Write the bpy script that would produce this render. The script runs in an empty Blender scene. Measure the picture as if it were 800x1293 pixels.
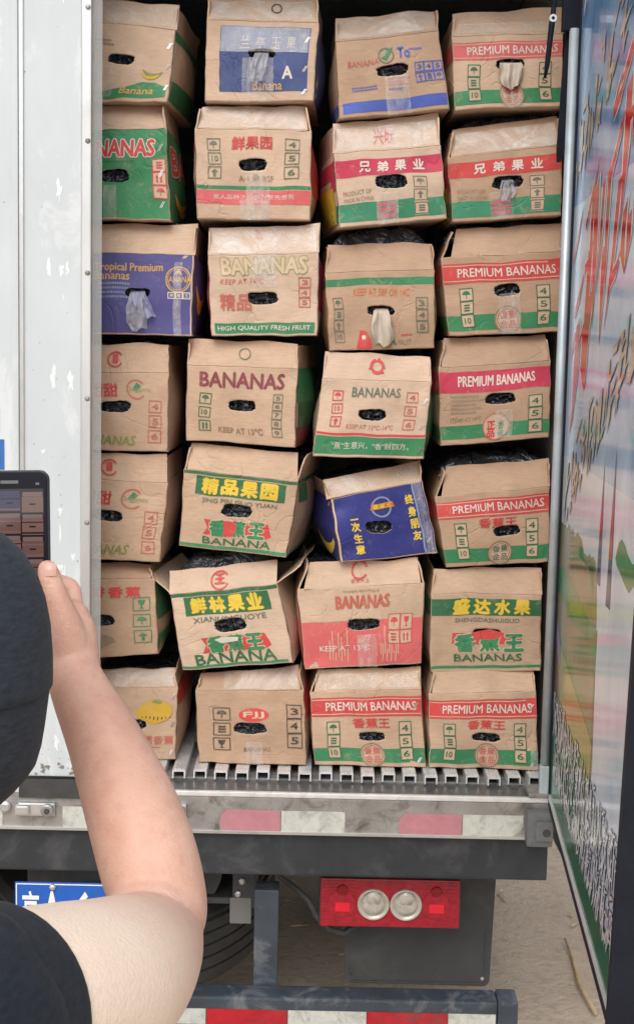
import bpy, bmesh, math, random
from mathutils import Vector, Matrix, noise
random.seed(7)
scn = bpy.context.scene
COL = scn.collection
R = math.radians

# ------------------------------------------------------------------ camera
cam = bpy.data.cameras.new('camera'); camo = bpy.data.objects.new('camera', cam); COL.objects.link(camo)
cam.sensor_fit = 'VERTICAL'; cam.sensor_height = 36.0; cam.lens = 36.0*1790/1293
cam.clip_start = .05; cam.clip_end = 2000
th, ro = R(6.57), R(1.2)
fw = Vector((0, math.cos(th), -math.sin(th))); u0 = Vector((0, math.sin(th), math.cos(th))); r0 = Vector((1, 0, 0))
rr = r0*math.cos(ro)+u0*math.sin(ro); uu = -r0*math.sin(ro)+u0*math.cos(ro)
M = Matrix((rr, uu, -fw)).transposed().to_4x4(); M.translation = (0, -3.4, 1.96)
camo.matrix_world = M
scn.camera = camo
# ------------------------------------------------------------------ sky, sun, exposure (overcast day)
SUN_EL, SUN_AZ = R(46), R(192)      # azimuth clockwise from +Y : behind the camera, a little to the left
wd = bpy.data.worlds.new('World'); scn.world = wd; wd.use_nodes = True
nt = wd.node_tree; bg = nt.nodes['Background']
sky = nt.nodes.new('ShaderNodeTexSky'); sky.sky_type = 'NISHITA'; sky.sun_disc = False
sky.sun_elevation = SUN_EL; sky.sun_rotation = SUN_AZ; sky.dust_density = 3.0; sky.air_density = 1.0
hs = nt.nodes.new('ShaderNodeHueSaturation'); hs.inputs['Saturation'].default_value = .35
nt.links.new(sky.outputs[0], hs.inputs['Color']); nt.links.new(hs.outputs[0], bg.inputs[0])
bg.inputs[1].default_value = .15
sl = bpy.data.lights.new('sun', 'SUN'); so = bpy.data.objects.new('sun', sl); COL.objects.link(so)
sl.energy = 1.5; sl.angle = R(50); sl.color = (1, .985, .965)
sd = Vector((math.sin(SUN_AZ)*math.cos(SUN_EL), math.cos(SUN_AZ)*math.cos(SUN_EL), math.sin(SUN_EL)))
so.rotation_euler = (-sd).to_track_quat('-Z', 'Y').to_euler(); so.location = (0, -6, 8)
vs = scn.view_settings; vs.view_transform = 'Standard'; vs.look = 'None'; vs.exposure = .15; vs.gamma = 1; vs.use_curve_mapping = False

# ------------------------------------------------------------------ materials
MATS = {}
def nmat(name):
    m = bpy.data.materials.new(name); m.use_nodes = True; MATS[name] = m
    return m, m.node_tree, m.node_tree.nodes['Principled BSDF']
def N(nt, t, **kw):
    n = nt.nodes.new(t)
    for k, v in kw.items():
        if k in n.inputs: n.inputs[k].default_value = v
        else: setattr(n, k, v)
    return n
def mixc(nt, fac, a, b):
    n = nt.nodes.new('ShaderNodeMix'); n.data_type = 'RGBA'
    for s, v in ((0, fac), (6, a), (7, b)):
        if hasattr(v, 'links'): nt.links.new(v, n.inputs[s])
        elif s: n.inputs[s].default_value = tuple(v)+(1,)*(4-len(v))
        else: n.inputs[s].default_value = v
    return n.outputs[2]
def ramp(nt, fac, p0, p1, c0=(0, 0, 0, 1), c1=(1, 1, 1, 1)):
    n = nt.nodes.new('ShaderNodeValToRGB'); e = n.color_ramp.elements
    e[0].position = p0; e[1].position = p1; e[0].color = c0; e[1].color = c1
    nt.links.new(fac, n.inputs[0]); return n.outputs[0]
def noisef(nt, scale, detail=4, rough=.55, dist=0, vec=None, stretch=None):
    n = N(nt, 'ShaderNodeTexNoise', Scale=scale, Detail=detail, Roughness=rough, Distortion=dist)
    g = nt.nodes.new('ShaderNodeNewGeometry'); src = g.outputs['Position']
    if stretch:
        mp = nt.nodes.new('ShaderNodeMapping'); mp.inputs['Scale'].default_value = stretch
        nt.links.new(src, mp.inputs[0]); src = mp.outputs[0]
    nt.links.new(src, n.inputs['Vector']); return n.outputs[0]
def bump(nt, b, h, strength, dist=.002):
    n = N(nt, 'ShaderNodeBump', Strength=strength, Distance=dist); nt.links.new(h, n.inputs['Height'])
    nt.links.new(n.outputs[0], b.inputs['Normal'])
def simple(name, col, rough=.6, metal=0, var=.25, scale=14, bmp=.15, dirt=None, dirt_lo=.55, dirt_hi=.75, spec=.5, dscale=5, stretch=None):
    m, nt, b = nmat(name)
    n1 = noisef(nt, scale, 6, .6, .3, stretch=stretch)
    c = mixc(nt, ramp(nt, n1, .3, .75), [x*(1-var) for x in col], [min(1, x*(1+var)) for x in col])
    if dirt:
        n2 = noisef(nt, dscale, 8, .7, .6, stretch=stretch); c = mixc(nt, ramp(nt, n2, dirt_lo, dirt_hi), c, dirt)
    nt.links.new(c, b.inputs['Base Color'])
    b.inputs['Roughness'].default_value = rough; b.inputs['Metallic'].default_value = metal
    b.inputs['Specular IOR Level'].default_value = spec
    if bmp: bump(nt, b, noisef(nt, scale*6, 4), bmp)
    return m
def creases(nt, b, base, st):
    """board relief: soft waviness plus thin sharp fold lines here and there"""
    n = noisef(nt, 7, 2, .5, 1.6)
    ab = N(nt, 'ShaderNodeMath', operation='SUBTRACT'); nt.links.new(n, ab.inputs[0]); ab.inputs[1].default_value = .5
    a2 = N(nt, 'ShaderNodeMath', operation='ABSOLUTE'); nt.links.new(ab.outputs[0], a2.inputs[0])
    line = ramp(nt, a2.outputs[0], .0, .022, (1, 1, 1, 1), (0, 0, 0, 1))
    msk = ramp(nt, noisef(nt, 11, 2, .5), .5, .62)
    ml = N(nt, 'ShaderNodeMath', operation='MULTIPLY'); nt.links.new(line, ml.inputs[0]); nt.links.new(msk, ml.inputs[1])
    m2 = N(nt, 'ShaderNodeMath', operation='MULTIPLY_ADD'); nt.links.new(ml.outputs[0], m2.inputs[0]); m2.inputs[1].default_value = -.30; nt.links.new(base, m2.inputs[2])
    bump(nt, b, m2.outputs[0], st, .014)
def cardboard(name, col):
    m, nt, b = nmat(name)
    n1 = noisef(nt, 9, 5, .6, .5); n2 = noisef(nt, 160, 3, .6, 0, stretch=(.25, .25, 1.6)); n3 = noisef(nt, 22, 8, .72, 1.2)
    c = mixc(nt, ramp(nt, n1, .3, .72), [x*.86 for x in col], [x*1.1 for x in col])
    c = mixc(nt, ramp(nt, n2, .42, .66, (0, 0, 0, 1), (.35, .35, .35, 1)), c, [x*.72 for x in col])
    c = mixc(nt, ramp(nt, n3, .6, .74, (0, 0, 0, 1), (.45, .45, .45, 1)), c, [col[0]*.62, col[1]*.55, col[2]*.5])
    nt.links.new(c, b.inputs['Base Color']); b.inputs['Roughness'].default_value = .72
    b.inputs['Specular IOR Level'].default_value = .3
    w = N(nt, 'ShaderNodeTexNoise', Scale=10, Detail=5, Roughness=.5, Distortion=.6)
    g = nt.nodes.new('ShaderNodeNewGeometry'); nt.links.new(g.outputs['Position'], w.inputs['Vector'])
    creases(nt, b, w.outputs[0], .42)
    return m
for i, c in enumerate(((.53, .364, .250), (.58, .412, .292), (.47, .312, .208), (.61, .444, .325))): cardboard('cardboard%d' % i, c)
def ink(name, col, wear=.42, base=(.54, .365, .245)):
    m, nt, b = nmat(name); col = [x*.95+y*.05 for x, y in zip(col, base)]
    n1 = noisef(nt, 26, 8, .78, 1.0); n0 = noisef(nt, 8, 4, .5)
    c = mixc(nt, ramp(nt, n0, .3, .7), [x*.88 for x in col], [min(1, x*1.1) for x in col])
    c = mixc(nt, ramp(nt, n1, .55, .78, (0, 0, 0, 1), (wear*1.6,)*3+(1,)), c, base)
    nt.links.new(c, b.inputs['Base Color']); b.inputs['Roughness'].default_value = .55
    b.inputs['Specular IOR Level'].default_value = .35
    w = N(nt, 'ShaderNodeTexNoise', Scale=10, Detail=5, Roughness=.5, Distortion=.6)
    g = nt.nodes.new('ShaderNodeNewGeometry'); nt.links.new(g.outputs['Position'], w.inputs['Vector'])
    creases(nt, b, w.outputs[0], .40)
    return m
ink('red', (.56, .045, .05)); ink('crimson', (.50, .025, .075)); ink('pinkred', (.60, .10, .10)); ink('rose', (.62, .115, .12))
ink('green', (.018, .21, .085)); ink('deepgreen', (.012, .13, .05)); ink('teal', (.02, .23, .12)); ink('blue', (.05, .10, .42))
ink('purple', (.062, .065, .235), .15); ink('navy', (.005, .02, .19), .15); ink('steel', (.03, .065, .20), .2); ink('paleblue', (.22, .27, .40), .2)
ink('white', (.66, .60, .52), .25); ink('cream', (.60, .44, .30), .1); ink('yellow', (.72, .50, .04)); ink('gold', (.58, .33, .10)); ink('mustard', (.60, .36, .03), .5)
ink('maroon', (.19, .025, .04)); ink('dark', (.05, .045, .04)); ink('greygreen', (.11, .15, .10), .4); ink('brownink', (.26, .17, .10), .5)
ink('faint', (.30, .22, .145), .6); ink('fadedred', (.50, .12, .09), .5); ink('olive', (.20, .25, .06), .5); ink('orange', (.62, .15, .03)); ink('fadedgreen', (.28, .31, .13), .5)
def tape_mat():
    m, nt, b = nmat('clear_tape')
    b.inputs['Base Color'].default_value = (.82, .78, .72, 1); b.inputs['Roughness'].default_value = .14
    a = ramp(nt, noisef(nt, 30, 6, .7, 1.5, stretch=(1, 1, .35)), .40, .78, (.10,)*3+(1,), (.48,)*3+(1,))
    nt.links.new(a, b.inputs['Alpha'])
    bump(nt, b, noisef(nt, 18, 3, .5, 2.0), .6, .012)
tape_mat()
def tape2():
    m, nt, b = nmat('white_tape')
    b.inputs['Base Color'].default_value = (.84, .78, .71, 1); b.inputs['Roughness'].default_value = .2
    a = ramp(nt, noisef(nt, 9, 4, .6, 1.5), .35, .68, (.12,)*3+(1,), (.62,)*3+(1,))
    nt.links.new(a, b.inputs['Alpha']); bump(nt, b, noisef(nt, 14, 3, .5, 2.2), .5, .012)
tape2()
def plastic(name, col, rough, bs=30, st=1.0, alpha=None):
    m, nt, b = nmat(name)
    b.inputs['Base Color'].default_value = col+(1,); b.inputs['Roughness'].default_value = rough
    if alpha: b.inputs['Alpha'].default_value = alpha
    bump(nt, b, noisef(nt, bs, 2, .5, 1.8), st, .03)
plastic('black_plastic', (.028, .032, .040), .14, 14, 1.0); plastic('white_film', (.56, .56, .60), .22, 16, .6, .50); plastic('violet_film', (.42, .44, .66), .3, 16, .6, .65)
simple('paper', (.62, .57, .50), .7, var=.1, bmp=.3)
simple('beige_paper', (.50, .43, .35), .8, var=.12, bmp=.3)
simple('staple_steel', (.75, .75, .75), .25, 1, .05, bmp=0)
simple('white_door', (.55, .595, .61), .45, 0, .06, 6, .25, dirt=(.63, .66, .67), dirt_lo=.56, dirt_hi=.62, dscale=4.5, stretch=(1.3, 1, .6))
simple('white_smear', (.74, .77, .775), .4, 0, .04, 20, .15)
simple('grey_grime', (.22, .20, .18), .8, 0, .3, 20, .2)
simple('aluminium', (.62, .63, .63), .38, .85, .12, 8, .12, dirt=(.30, .28, .25), dirt_lo=.55, dirt_hi=.85, stretch=(1, 1, .3))
simple('galvanised', (.50, .56, .60), .42, .35, .14, 9, .12, dirt=(.36, .36, .35), dirt_lo=.55, dirt_hi=.8)
simple('bright_aluminium', (.80, .81, .83), .38, .5, .12, 30, .15, dirt=(.42, .40, .37), dirt_lo=.58, dirt_hi=.78, dscale=26)
simple('sill_steel', (.34, .328, .31), .42, .45, .22, 14, .25, dirt=(.15, .13, .115), dirt_lo=.50, dirt_hi=.66, dscale=16, stretch=(.8, 1, .8))
simple('threshold_steel', (.20, .20, .20), .35, .5, .25, 12, .25, dirt=(.09, .085, .08), dirt_lo=.48, dirt_hi=.7, dscale=14, stretch=(.6, 1, 1))
simple('black_paint', (.024, .028, .034), .55, 0, .3, 9, .3, dirt=(.10, .10, .10), dirt_lo=.5, dirt_hi=.85, dscale=7)
simple('bumper_paint', (.040, .052, .066), .5, 0, .3, 9, .3, dirt=(.22, .23, .24), dirt_lo=.52, dirt_hi=.75, dscale=10)
simple('rubber', (.045, .045, .044), .75, 0, .3, 12, .3, dirt=(.13, .125, .115), dirt_lo=.5, dirt_hi=.9)
simple('mud_flap_rubber', (.055, .056, .056), .7, 0, .15, 9, .25, dirt=(.11, .105, .10), dirt_lo=.5, dirt_hi=.85)
simple('block_rubber', (.13, .135, .14), .6, 0, .2, 12, .2, dirt=(.22, .21, .20))
simple('black_strap', (.008, .010, .018), .6, 0, .2, 20, .2, spec=.15)
simple('under_grey', (.07, .072, .074), .6, 0, .3, 9, .2, dirt=(.16, .15, .14))
simple('pale_plate', (.20, .20, .19), .5, 0, .1, 9, .2)
simple('interior_panel', (.50, .50, .50), .6, 0, .15, 5, .1)
simple('plate_blue', (.012, .105, .46), .4, 0, .1, 20, .05, dirt=(.10, .16, .32), dirt_lo=.6, dirt_hi=.9)
simple('plate_white', (.80, .82, .84), .4, 0, .04, 20, 0)
simple('door_blue', (.03, .13, .42), .4, 0, .1, 20, 0)
simple('reflect_red', (.42, .012, .022), .3, 0, .2, 40, .2, dirt=(.16, .06, .06), dirt_lo=.5, dirt_hi=.75, dscale=18)
simple('reflect_pink', (.46, .20, .23), .35, 0, .10, 40, .2, dirt=(.38, .22, .22), dirt_lo=.55, dirt_hi=.85, dscale=12)
simple('reflect_white', (.53, .54, .49), .35, 0, .10, 60, .2, dirt=(.24, .235, .21), dirt_lo=.5, dirt_hi=.72, dscale=22)
def lens():
    m, nt, b = nmat('red_lens')
    n = noisef(nt, 60, 3)
    nt.links.new(mixc(nt, ramp(nt, n, .3, .7), (.26, .002, .013), (.42, .005, .026)), b.inputs['Base Color'])
    b.inputs['Roughness'].default_value = .12; b.inputs['Coat Weight'].default_value = .4
    w = N(nt, 'ShaderNodeTexWave', Scale=60.0); bump(nt, b, w.outputs[0], .2, .004)
lens()
simple('lens_dark', (.22, .004, .008), .2, 0, .1, 30, 0); simple('lens_bright', (.72, .015, .035), .15, 0, .1, 30, 0)
simple('chrome_cup', (.52, .47, .40), .3, .25, .15, 60, .1); simple('clear_dome', (.46, .43, .37), .2, .1, .25, 70, .3)
def ground_mat():
    m, nt, b = nmat('dirt_ground')
    n1 = noisef(nt, 1.2, 8, .65, .5); n2 = noisef(nt, 25, 6, .7); n3 = noisef(nt, 120, 3, .7)
    c = mixc(nt, ramp(nt, n1, .35, .7), (.54, .425, .32), (.66, .53, .405))
    c = mixc(nt, ramp(nt, n2, .5, .75), c, (.42, .325, .245)); c = mixc(nt, ramp(nt, n3, .62, .72), c, (.74, .61, .47))
    nt.links.new(c, b.inputs['Base Color']); b.inputs['Roughness'].default_value = .92
    bump(nt, b, n2, .8, .02)
ground_mat()
simple('straw', (.52, .38, .22), .8, 0, .2, 30, 0)
def skin():
    m, nt, b = nmat('skin')
    # tanned forearm and hand, paler upper arm under the sleeve (tan line, plus strong light on it put into the colour)
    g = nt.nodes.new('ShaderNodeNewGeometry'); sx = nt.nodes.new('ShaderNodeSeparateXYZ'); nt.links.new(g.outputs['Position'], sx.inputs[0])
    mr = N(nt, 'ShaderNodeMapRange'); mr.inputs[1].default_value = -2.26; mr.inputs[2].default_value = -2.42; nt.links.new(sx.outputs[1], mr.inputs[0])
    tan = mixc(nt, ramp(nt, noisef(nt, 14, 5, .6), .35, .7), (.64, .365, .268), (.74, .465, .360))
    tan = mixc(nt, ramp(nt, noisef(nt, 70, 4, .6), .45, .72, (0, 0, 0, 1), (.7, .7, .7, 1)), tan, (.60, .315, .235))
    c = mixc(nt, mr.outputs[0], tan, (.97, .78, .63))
    c = mixc(nt, ramp(nt, noisef(nt, 220, 2, .5), .55, .75, (0, 0, 0, 1), (.10, .10, .10, 1)), c, (.60, .34, .25))
    nt.links.new(c, b.inputs['Base Color']); b.inputs['Roughness'].default_value = .48
    b.inputs['Subsurface Weight'].default_value = .15; b.inputs['Subsurface Radius'].default_value = (.01, .004, .002); b.inputs['Subsurface Scale'].default_value = .6
    bump(nt, b, noisef(nt, 300, 4, .65), .5, .002)
skin()
simple('nail', (.72, .44, .36), .25, 0, .05, 30, 0)
def cloth(name, col):
    m, nt, b = nmat(name)
    c = mixc(nt, ramp(nt, noisef(nt, 300, 2, .5, 0, stretch=(.3, .3, 1)), .3, .7), [x*.75 for x in col], [x*1.25 for x in col])
    nt.links.new(c, b.inputs['Base Color']); b.inputs['Roughness'].default_value = .85; b.inputs['Specular IOR Level'].default_value = .25
    b.inputs['Sheen Weight'].default_value = .04
    bump(nt, b, noisef(nt, 420, 2, .5, 0, stretch=(.4, .4, 1)), .35, .001)
cloth('hat_cloth', (.028, .036, .048)); cloth('shirt_cloth', (.014, .019, .028)); cloth('trouser_cloth', (.03, .034, .05))
simple('shoe', (.05, .05, .055), .6); simple('hair', (.012, .010, .010), .5)
simple('phone_black', (.010, .010, .016), .35, 0, .1, 10, 0, spec=.15); simple('phone_metal', (.035, .037, .05), .4, .3, .1, 10, 0); simple('speaker_grille', (.12, .12, .13), .4)
def screen(name, col, e=.5):
    m, nt, b = nmat(name)
    b.inputs['Base Color'].default_value = tuple(x*.15 for x in col)+(1,); b.inputs['Roughness'].default_value = .1
    b.inputs['Emission Color'].default_value = col+(1,); b.inputs['Emission Strength'].default_value = e
screen('scr_brown', (.20, .105, .09)); screen('scr_brown2', (.25, .14, .12)); screen('scr_dark', (.03, .018, .022)); screen('scr_blue', (.07, .07, .14)); screen('scr_flap', (.24, .16, .15))
def art(name, col, rough=.12, var=.12, scale=6, col2=None):
    m, nt, b = nmat(name)
    n = noisef(nt, scale, 5, .6, .6)
    c = mixc(nt, ramp(nt, n, .35, .7), [x*(1-var) for x in col], col2 or [min(1, x*(1+var)) for x in col])
    nt.links.new(c, b.inputs['Base Color']); b.inputs['Roughness'].default_value = rough
    b.inputs['Specular IOR Level'].default_value = .22
    bump(nt, b, noisef(nt, 7, 3, .5, 0, stretch=(1, 1, .5)), .10, .012)
art('art_sky_hi', (.11, .26, .54), col2=(.36, .54, .76), scale=4); art('art_sky', (.36, .52, .74), col2=(.64, .74, .85), scale=3); art('art_sky_lo_sheen', (.60, .68, .80), col2=(.76, .79, .85), scale=3)
art('art_red', (.60, .02, .03)); art('art_white', (.80, .80, .80)); art('art_beige', (.50, .44, .36), var=.3, scale=30); art('art_beige_dark', (.18, .15, .13), var=.3, scale=30)
art('art_hill', (.20, .20, .10), col2=(.28, .24, .13), scale=5); art('art_field', (.03, .22, .08), col2=(.10, .30, .09), scale=8); art('art_darkgreen', (.015, .13, .06), scale=12)
art('art_gold', (.45, .34, .08), col2=(.28, .32, .09), scale=6); art('art_navy', (.05, .07, .16)); art('art_violet', (.30, .26, .50)); art('art_brown', (.22, .10, .08))
simple('door_edge', (.012, .014, .022), .6, spec=.2)
def seal_mat():
    m, nt, b = nmat('clear_seal')
    b.inputs['Base Color'].default_value = (.42, .43, .42, 1); b.inputs['Roughness'].default_value = .25; b.inputs['Alpha'].default_value = .38
seal_mat()

# ------------------------------------------------------------------ object helpers
def link(o):
    COL.objects.link(o); return o
def thing(name, loc, label, cat, group=None):
    o = link(bpy.data.objects.new(name, None)); o.location = loc; o.empty_display_size = .05
    o['label'] = label; o['category'] = cat
    if group: o['group'] = group
    return o
class G:
    """collects world-space geometry with material slots, then becomes ONE mesh object"""
    def __init__(s): s.v = []; s.f = []; s.m = []; s.mats = []
    def mi(s, mat):
        if mat not in s.mats: s.mats.append(mat)
        return s.mats.index(mat)
    def add(s, vs, fs, mat):
        k = len(s.v); i = s.mi(mat)
        s.v += [tuple(p) for p in vs]; s.f += [tuple(a+k for a in f) for f in fs]; s.m += [i]*len(fs); return s
    def box(s, a, b, mat, bev=0):
        x0, y0, z0 = a; x1, y1, z1 = b
        if bev <= 0:
            return s.add([(x0,y0,z0),(x1,y0,z0),(x1,y1,z0),(x0,y1,z0),(x0,y0,z1),(x1,y0,z1),(x1,y1,z1),(x0,y1,z1)],
                [(0,3,2,1),(4,5,6,7),(0,1,5,4),(1,2,6,5),(2,3,7,6),(3,0,4,7)], mat)
        bm = bmesh.new(); bmesh.ops.create_cube(bm, size=1)
        for v in bm.verts: v.co = Vector(((x0+x1)/2+v.co.x*(x1-x0), (y0+y1)/2+v.co.y*(y1-y0), (z0+z1)/2+v.co.z*(z1-z0)))
        bmesh.ops.bevel(bm, geom=bm.edges[:], offset=bev, segments=2, affect='EDGES', profile=.7)
        return s.bm(bm, mat)
    def bm(s, bm, mat):
        bm.verts.index_update()
        s.add([v.co[:] for v in bm.verts], [[v.index for v in f.verts] for f in bm.faces], mat); bm.free(); return s
    def prism(s, poly, y0, y1, mat):      # poly in (x,z), extruded along y
        n = len(poly); vs = [(x, y0, z) for x, z in poly]+[(x, y1, z) for x, z in poly]
        fs = [tuple(range(n)), tuple(range(2*n-1, n-1, -1))]+[(i, i+n, (i+1) % n+n, (i+1) % n) for i in range(n)]
        return s.add(vs, fs, mat)
    def tube(s, pts, rad, mat, seg=8, cap=True):
        pts = [Vector(p) for p in pts]; vs = []; fs = []
        for i, p in enumerate(pts):
            d = (pts[min(i+1, len(pts)-1)]-pts[max(i-1, 0)]).normalized()
            a = d.orthogonal().normalized() if i == 0 else (pa-d*pa.dot(d)).normalized()
            pa = a; b = d.cross(a); r = rad[i] if hasattr(rad, '__len__') else rad
            for k in range(seg):
                t = 2*math.pi*k/seg; vs.append(p+(a*math.cos(t)+b*math.sin(t))*r)
        for i in range(len(pts)-1):
            for k in range(seg): fs.append((i*seg+k, i*seg+(k+1) % seg, (i+1)*seg+(k+1) % seg, (i+1)*seg+k))
        if cap: fs += [tuple(range(seg-1, -1, -1)), tuple(range((len(pts)-1)*seg, len(pts)*seg))]
        return s.add(vs, fs, mat)
    def lathe(s, prof, c, axis, mat, seg=24):      # prof: (along, radius)
        ax = Vector(axis).normalized(); a = ax.orthogonal().normalized(); b = ax.cross(a); c = Vector(c); vs = []; fs = []
        for h, r in prof:
            for k in range(seg):
                t = 2*math.pi*k/seg; vs.append(c+ax*h+(a*math.cos(t)+b*math.sin(t))*r)
        for i in range(len(prof)-1):
            for k in range(seg): fs.append((i*seg+k, i*seg+(k+1) % seg, (i+1)*seg+(k+1) % seg, (i+1)*seg+k))
        return s.add(vs, fs, mat)
    def done(s, name, parent=None, org=(0, 0, 0), smooth=False, kind=None, label=None):
        me = bpy.data.meshes.new(name); ox, oy, oz = org
        me.from_pydata([(x-ox, y-oy, z-oz) for x, y, z in s.v], [], s.f)
        for m in s.mats: me.materials.append(MATS[m])
        me.polygons.foreach_set('material_index', s.m)
        if smooth: me.polygons.foreach_set('use_smooth', [True]*len(me.polygons))
        me.update()
        o = link(bpy.data.objects.new(name, me))
        if parent: o.parent = parent
        if kind: o['kind'] = kind
        if label: o['label'] = label
        return o
TXT = {}
def text2d(s, bold=.02):
    """outline mesh of a string, normalised to its own box: verts in 0..1"""
    k = (s, bold)
    if k in TXT: return TXT[k]
    c = bpy.data.curves.new('t', 'FONT'); c.body = s; c.resolution_u = 2; c.offset = bold; c.fill_mode = 'FRONT'
    o = link(bpy.data.objects.new('t', c)); dg = bpy.context.evaluated_depsgraph_get()
    me = bpy.data.meshes.new_from_object(o.evaluated_get(dg))
    v = [(p.co.x, p.co.y) for p in me.vertices]; f = [tuple(p.vertices) for p in me.polygons]
    bpy.data.objects.remove(o); bpy.data.curves.remove(c); bpy.data.meshes.remove(me)
    x0 = min(p[0] for p in v); x1 = max(p[0] for p in v); y0 = min(p[1] for p in v); y1 = max(p[1] for p in v)
    asp = (x1-x0)/max(y1-y0, 1e-6)
    TXT[k] = ([((p[0]-x0)/(x1-x0), (p[1]-y0)/(y1-y0)) for p in v], f, asp); return TXT[k]

# ------------------------------------------------------------------ ground
def make_ground():
    g = G(); n = 60; s = 6.0; vs = []; fs = []
    for j in range(n+1):
        for i in range(n+1):
            x = -4+8*i/n; y = -5+10*j/n
            e = min(1, min(i, n-i, j, n-j)/4)
            vs.append((x, y, e*(.012*noise.noise(Vector((x*2, y*2, 0)))+.006*noise.noise(Vector((x*9, y*9, 3))))))
    for j in range(n):
        for i in range(n): a = j*(n+1)+i; fs.append((a, a+1, a+n+2, a+n+1))
    g.add(vs, fs, 'dirt_ground')
    b = 400
    g.add([(-b,-b,0),(b,-b,0),(b,b,0),(-b,b,0),(-4,-5,0),(4,-5,0),(4,5,0),(-4,5,0)], [(0,1,5,4),(1,2,6,5),(2,3,7,6),(3,0,4,7)], 'dirt_ground')
    g.done('ground', smooth=True, kind='structure')
make_ground()

# ------------------------------------------------------------------ truck
T0 = (-.55, 0, 0)
truck = thing('box_truck', T0, 'white box truck with its rear right door open and cargo stacked inside', 'truck')
XL, XR = -1.73, .63
SILL = .868; FLOOR = .895
def part(g, name, parent=truck, **k): return g.done(name, parent, T0, **k)
def P1(name, a, b, mat, bev=0, parent=truck, **k): return part(G().box(a, b, mat, bev), name, parent, **k)
# cargo body shell
P1('side_wall', (XR+.004, .02, .70), (XR+.045, 5.2, 3.05), 'white_door')
P1('side_wall', (XL-.045, .02, .70), (XL-.004, 5.2, 3.05), 'white_door')
P1('roof', (XL-.045, .02, 3.052), (XR+.045, 5.2, 3.10), 'white_door')
P1('front_bulkhead', (XL, 5.16, .70), (XR, 5.198, 3.05), 'interior_panel')
P1('wall_lining', (XR-.022, .10, .90), (XR+.002, 5.15, 3.04), 'interior_panel')
P1('header_beam', (XL, .015, 2.93), (XR, .10, 3.048), 'aluminium', .006)
P1('floor_pan', (XL, .105, .80), (XR, 5.15, .872), 'sill_steel')
# channel floor : every aluminium channel of the load floor is a piece of its own
chan = None
pitch = .0530; k = 0; x = -.60
while x < .585:
    g = G(); w = .0165; h = FLOOR-.001*abs(math.sin(k*1.7)); t = .0035; y0, y1 = .085+.006*math.sin(k*4.3), 1.6
    prof = [(x-w, .8735), (x-w, h), (x+w, h), (x+w, .8735), (x+w-t, .8735), (x+w-t, h-t), (x-w+t, h-t), (x-w+t, .8735)]
    n = 8; vs = [(a, y0+.004*math.sin(k*2.1), b) for a, b in prof]+[(a, y1, b) for a, b in prof]
    fs = [(0,7,6,1), (1,6,5,2), (2,5,4,3)]+[(i, i+n, (i+1) % n+n, (i+1) % n) for i in range(n)]
    for i in range(4):                       # ribs on top
        rx = x-w+.006+i*.007
        g.box((rx, y0+.006, h), (rx+.0022, y1, h+.0016), 'bright_aluminium')
    g.add(vs, fs, 'bright_aluminium'); part(g, 'floor_channel'); x += pitch; k += 1
# threshold plate, steel lip, rear sill
P1('threshold_plate', (-.548, .004, .84), (XR-.03, .104, SILL), 'threshold_steel', .002)
P1('steel_lip', (XL, -.008, SILL-.010), (XR-.035, .004, SILL+.003), 'bright_aluminium', .003)
sill = P1('rear_sill', (XL, -.004, .768), (XR-.03, .10, .857), 'sill_steel', .004)
P1('sill_lower_edge', (XL, -.009, .764), (XR-.045, -.0042, .772), 'aluminium', .001)
for (a, b, m, rnd) in ((-.223, -.075, 'reflect_pink', 'l'), (-.072, .085, 'reflect_white', ''), (.219, .373, 'reflect_pink', 'l'), (.376, .525, 'reflect_white', 'r'), (-.612, -.455, 'reflect_white', ''), (-.90, -.76, 'reflect_white', '')):
    z0, z1 = .772, .824; poly = []
    c = .016
    poly += [(a, z0), (b, z0)] if 'r' not in rnd else [(a, z0), (b-c*1.6, z0), (b-c*.4, z0+c*.6), (b, z0+c*1.6)]
    poly += [(b, z1), (a+c, z1), (a, z1-c)] if 'l' in rnd else [(b, z1), (a, z1)]
    part(G().prism(poly, -.0062, -.0041, m), 'reflector_sticker')
# lock keepers on the sill
def keeper(x, z, w):
    g = G().box((x-w, -.016, z-.017), (x+w, -.0042, z+.017), 'aluminium', .005)
    g.lathe([(0, .0), (.002, .016), (.010, .016), (.012, .012), (.012, .0)], (x+w-.018, -.016, z), (0, -1, 0), 'sill_steel', 14)
    g.box((x-w-.004, -.030, z-.012), (x-w+.03, -.0162, z+.014), 'aluminium', .006)
    o = part(g, 'lock_keeper')
    part(G().lathe([(0, .007), (.003, .007), (.0035, 0)], (x+w-.018, -.0285, z), (0, -1, 0), 'rubber', 10), 'bolt', o)
keeper(-.675, .818, .046); keeper(-.350, .822, .044)
g = G().lathe([(0, 0), (0, .014), (.01, .014), (.014, .009), (.014, 0)], (-.752, -.006, .822), (0, -1, 0), 'aluminium', 14); part(g, 'bolt')
# rubber sill bumper strip below the closed door
P1('rubber_strip', (-.719, -.012, .846), (-.551, -.0085, .894), 'rubber', .0015)
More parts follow.
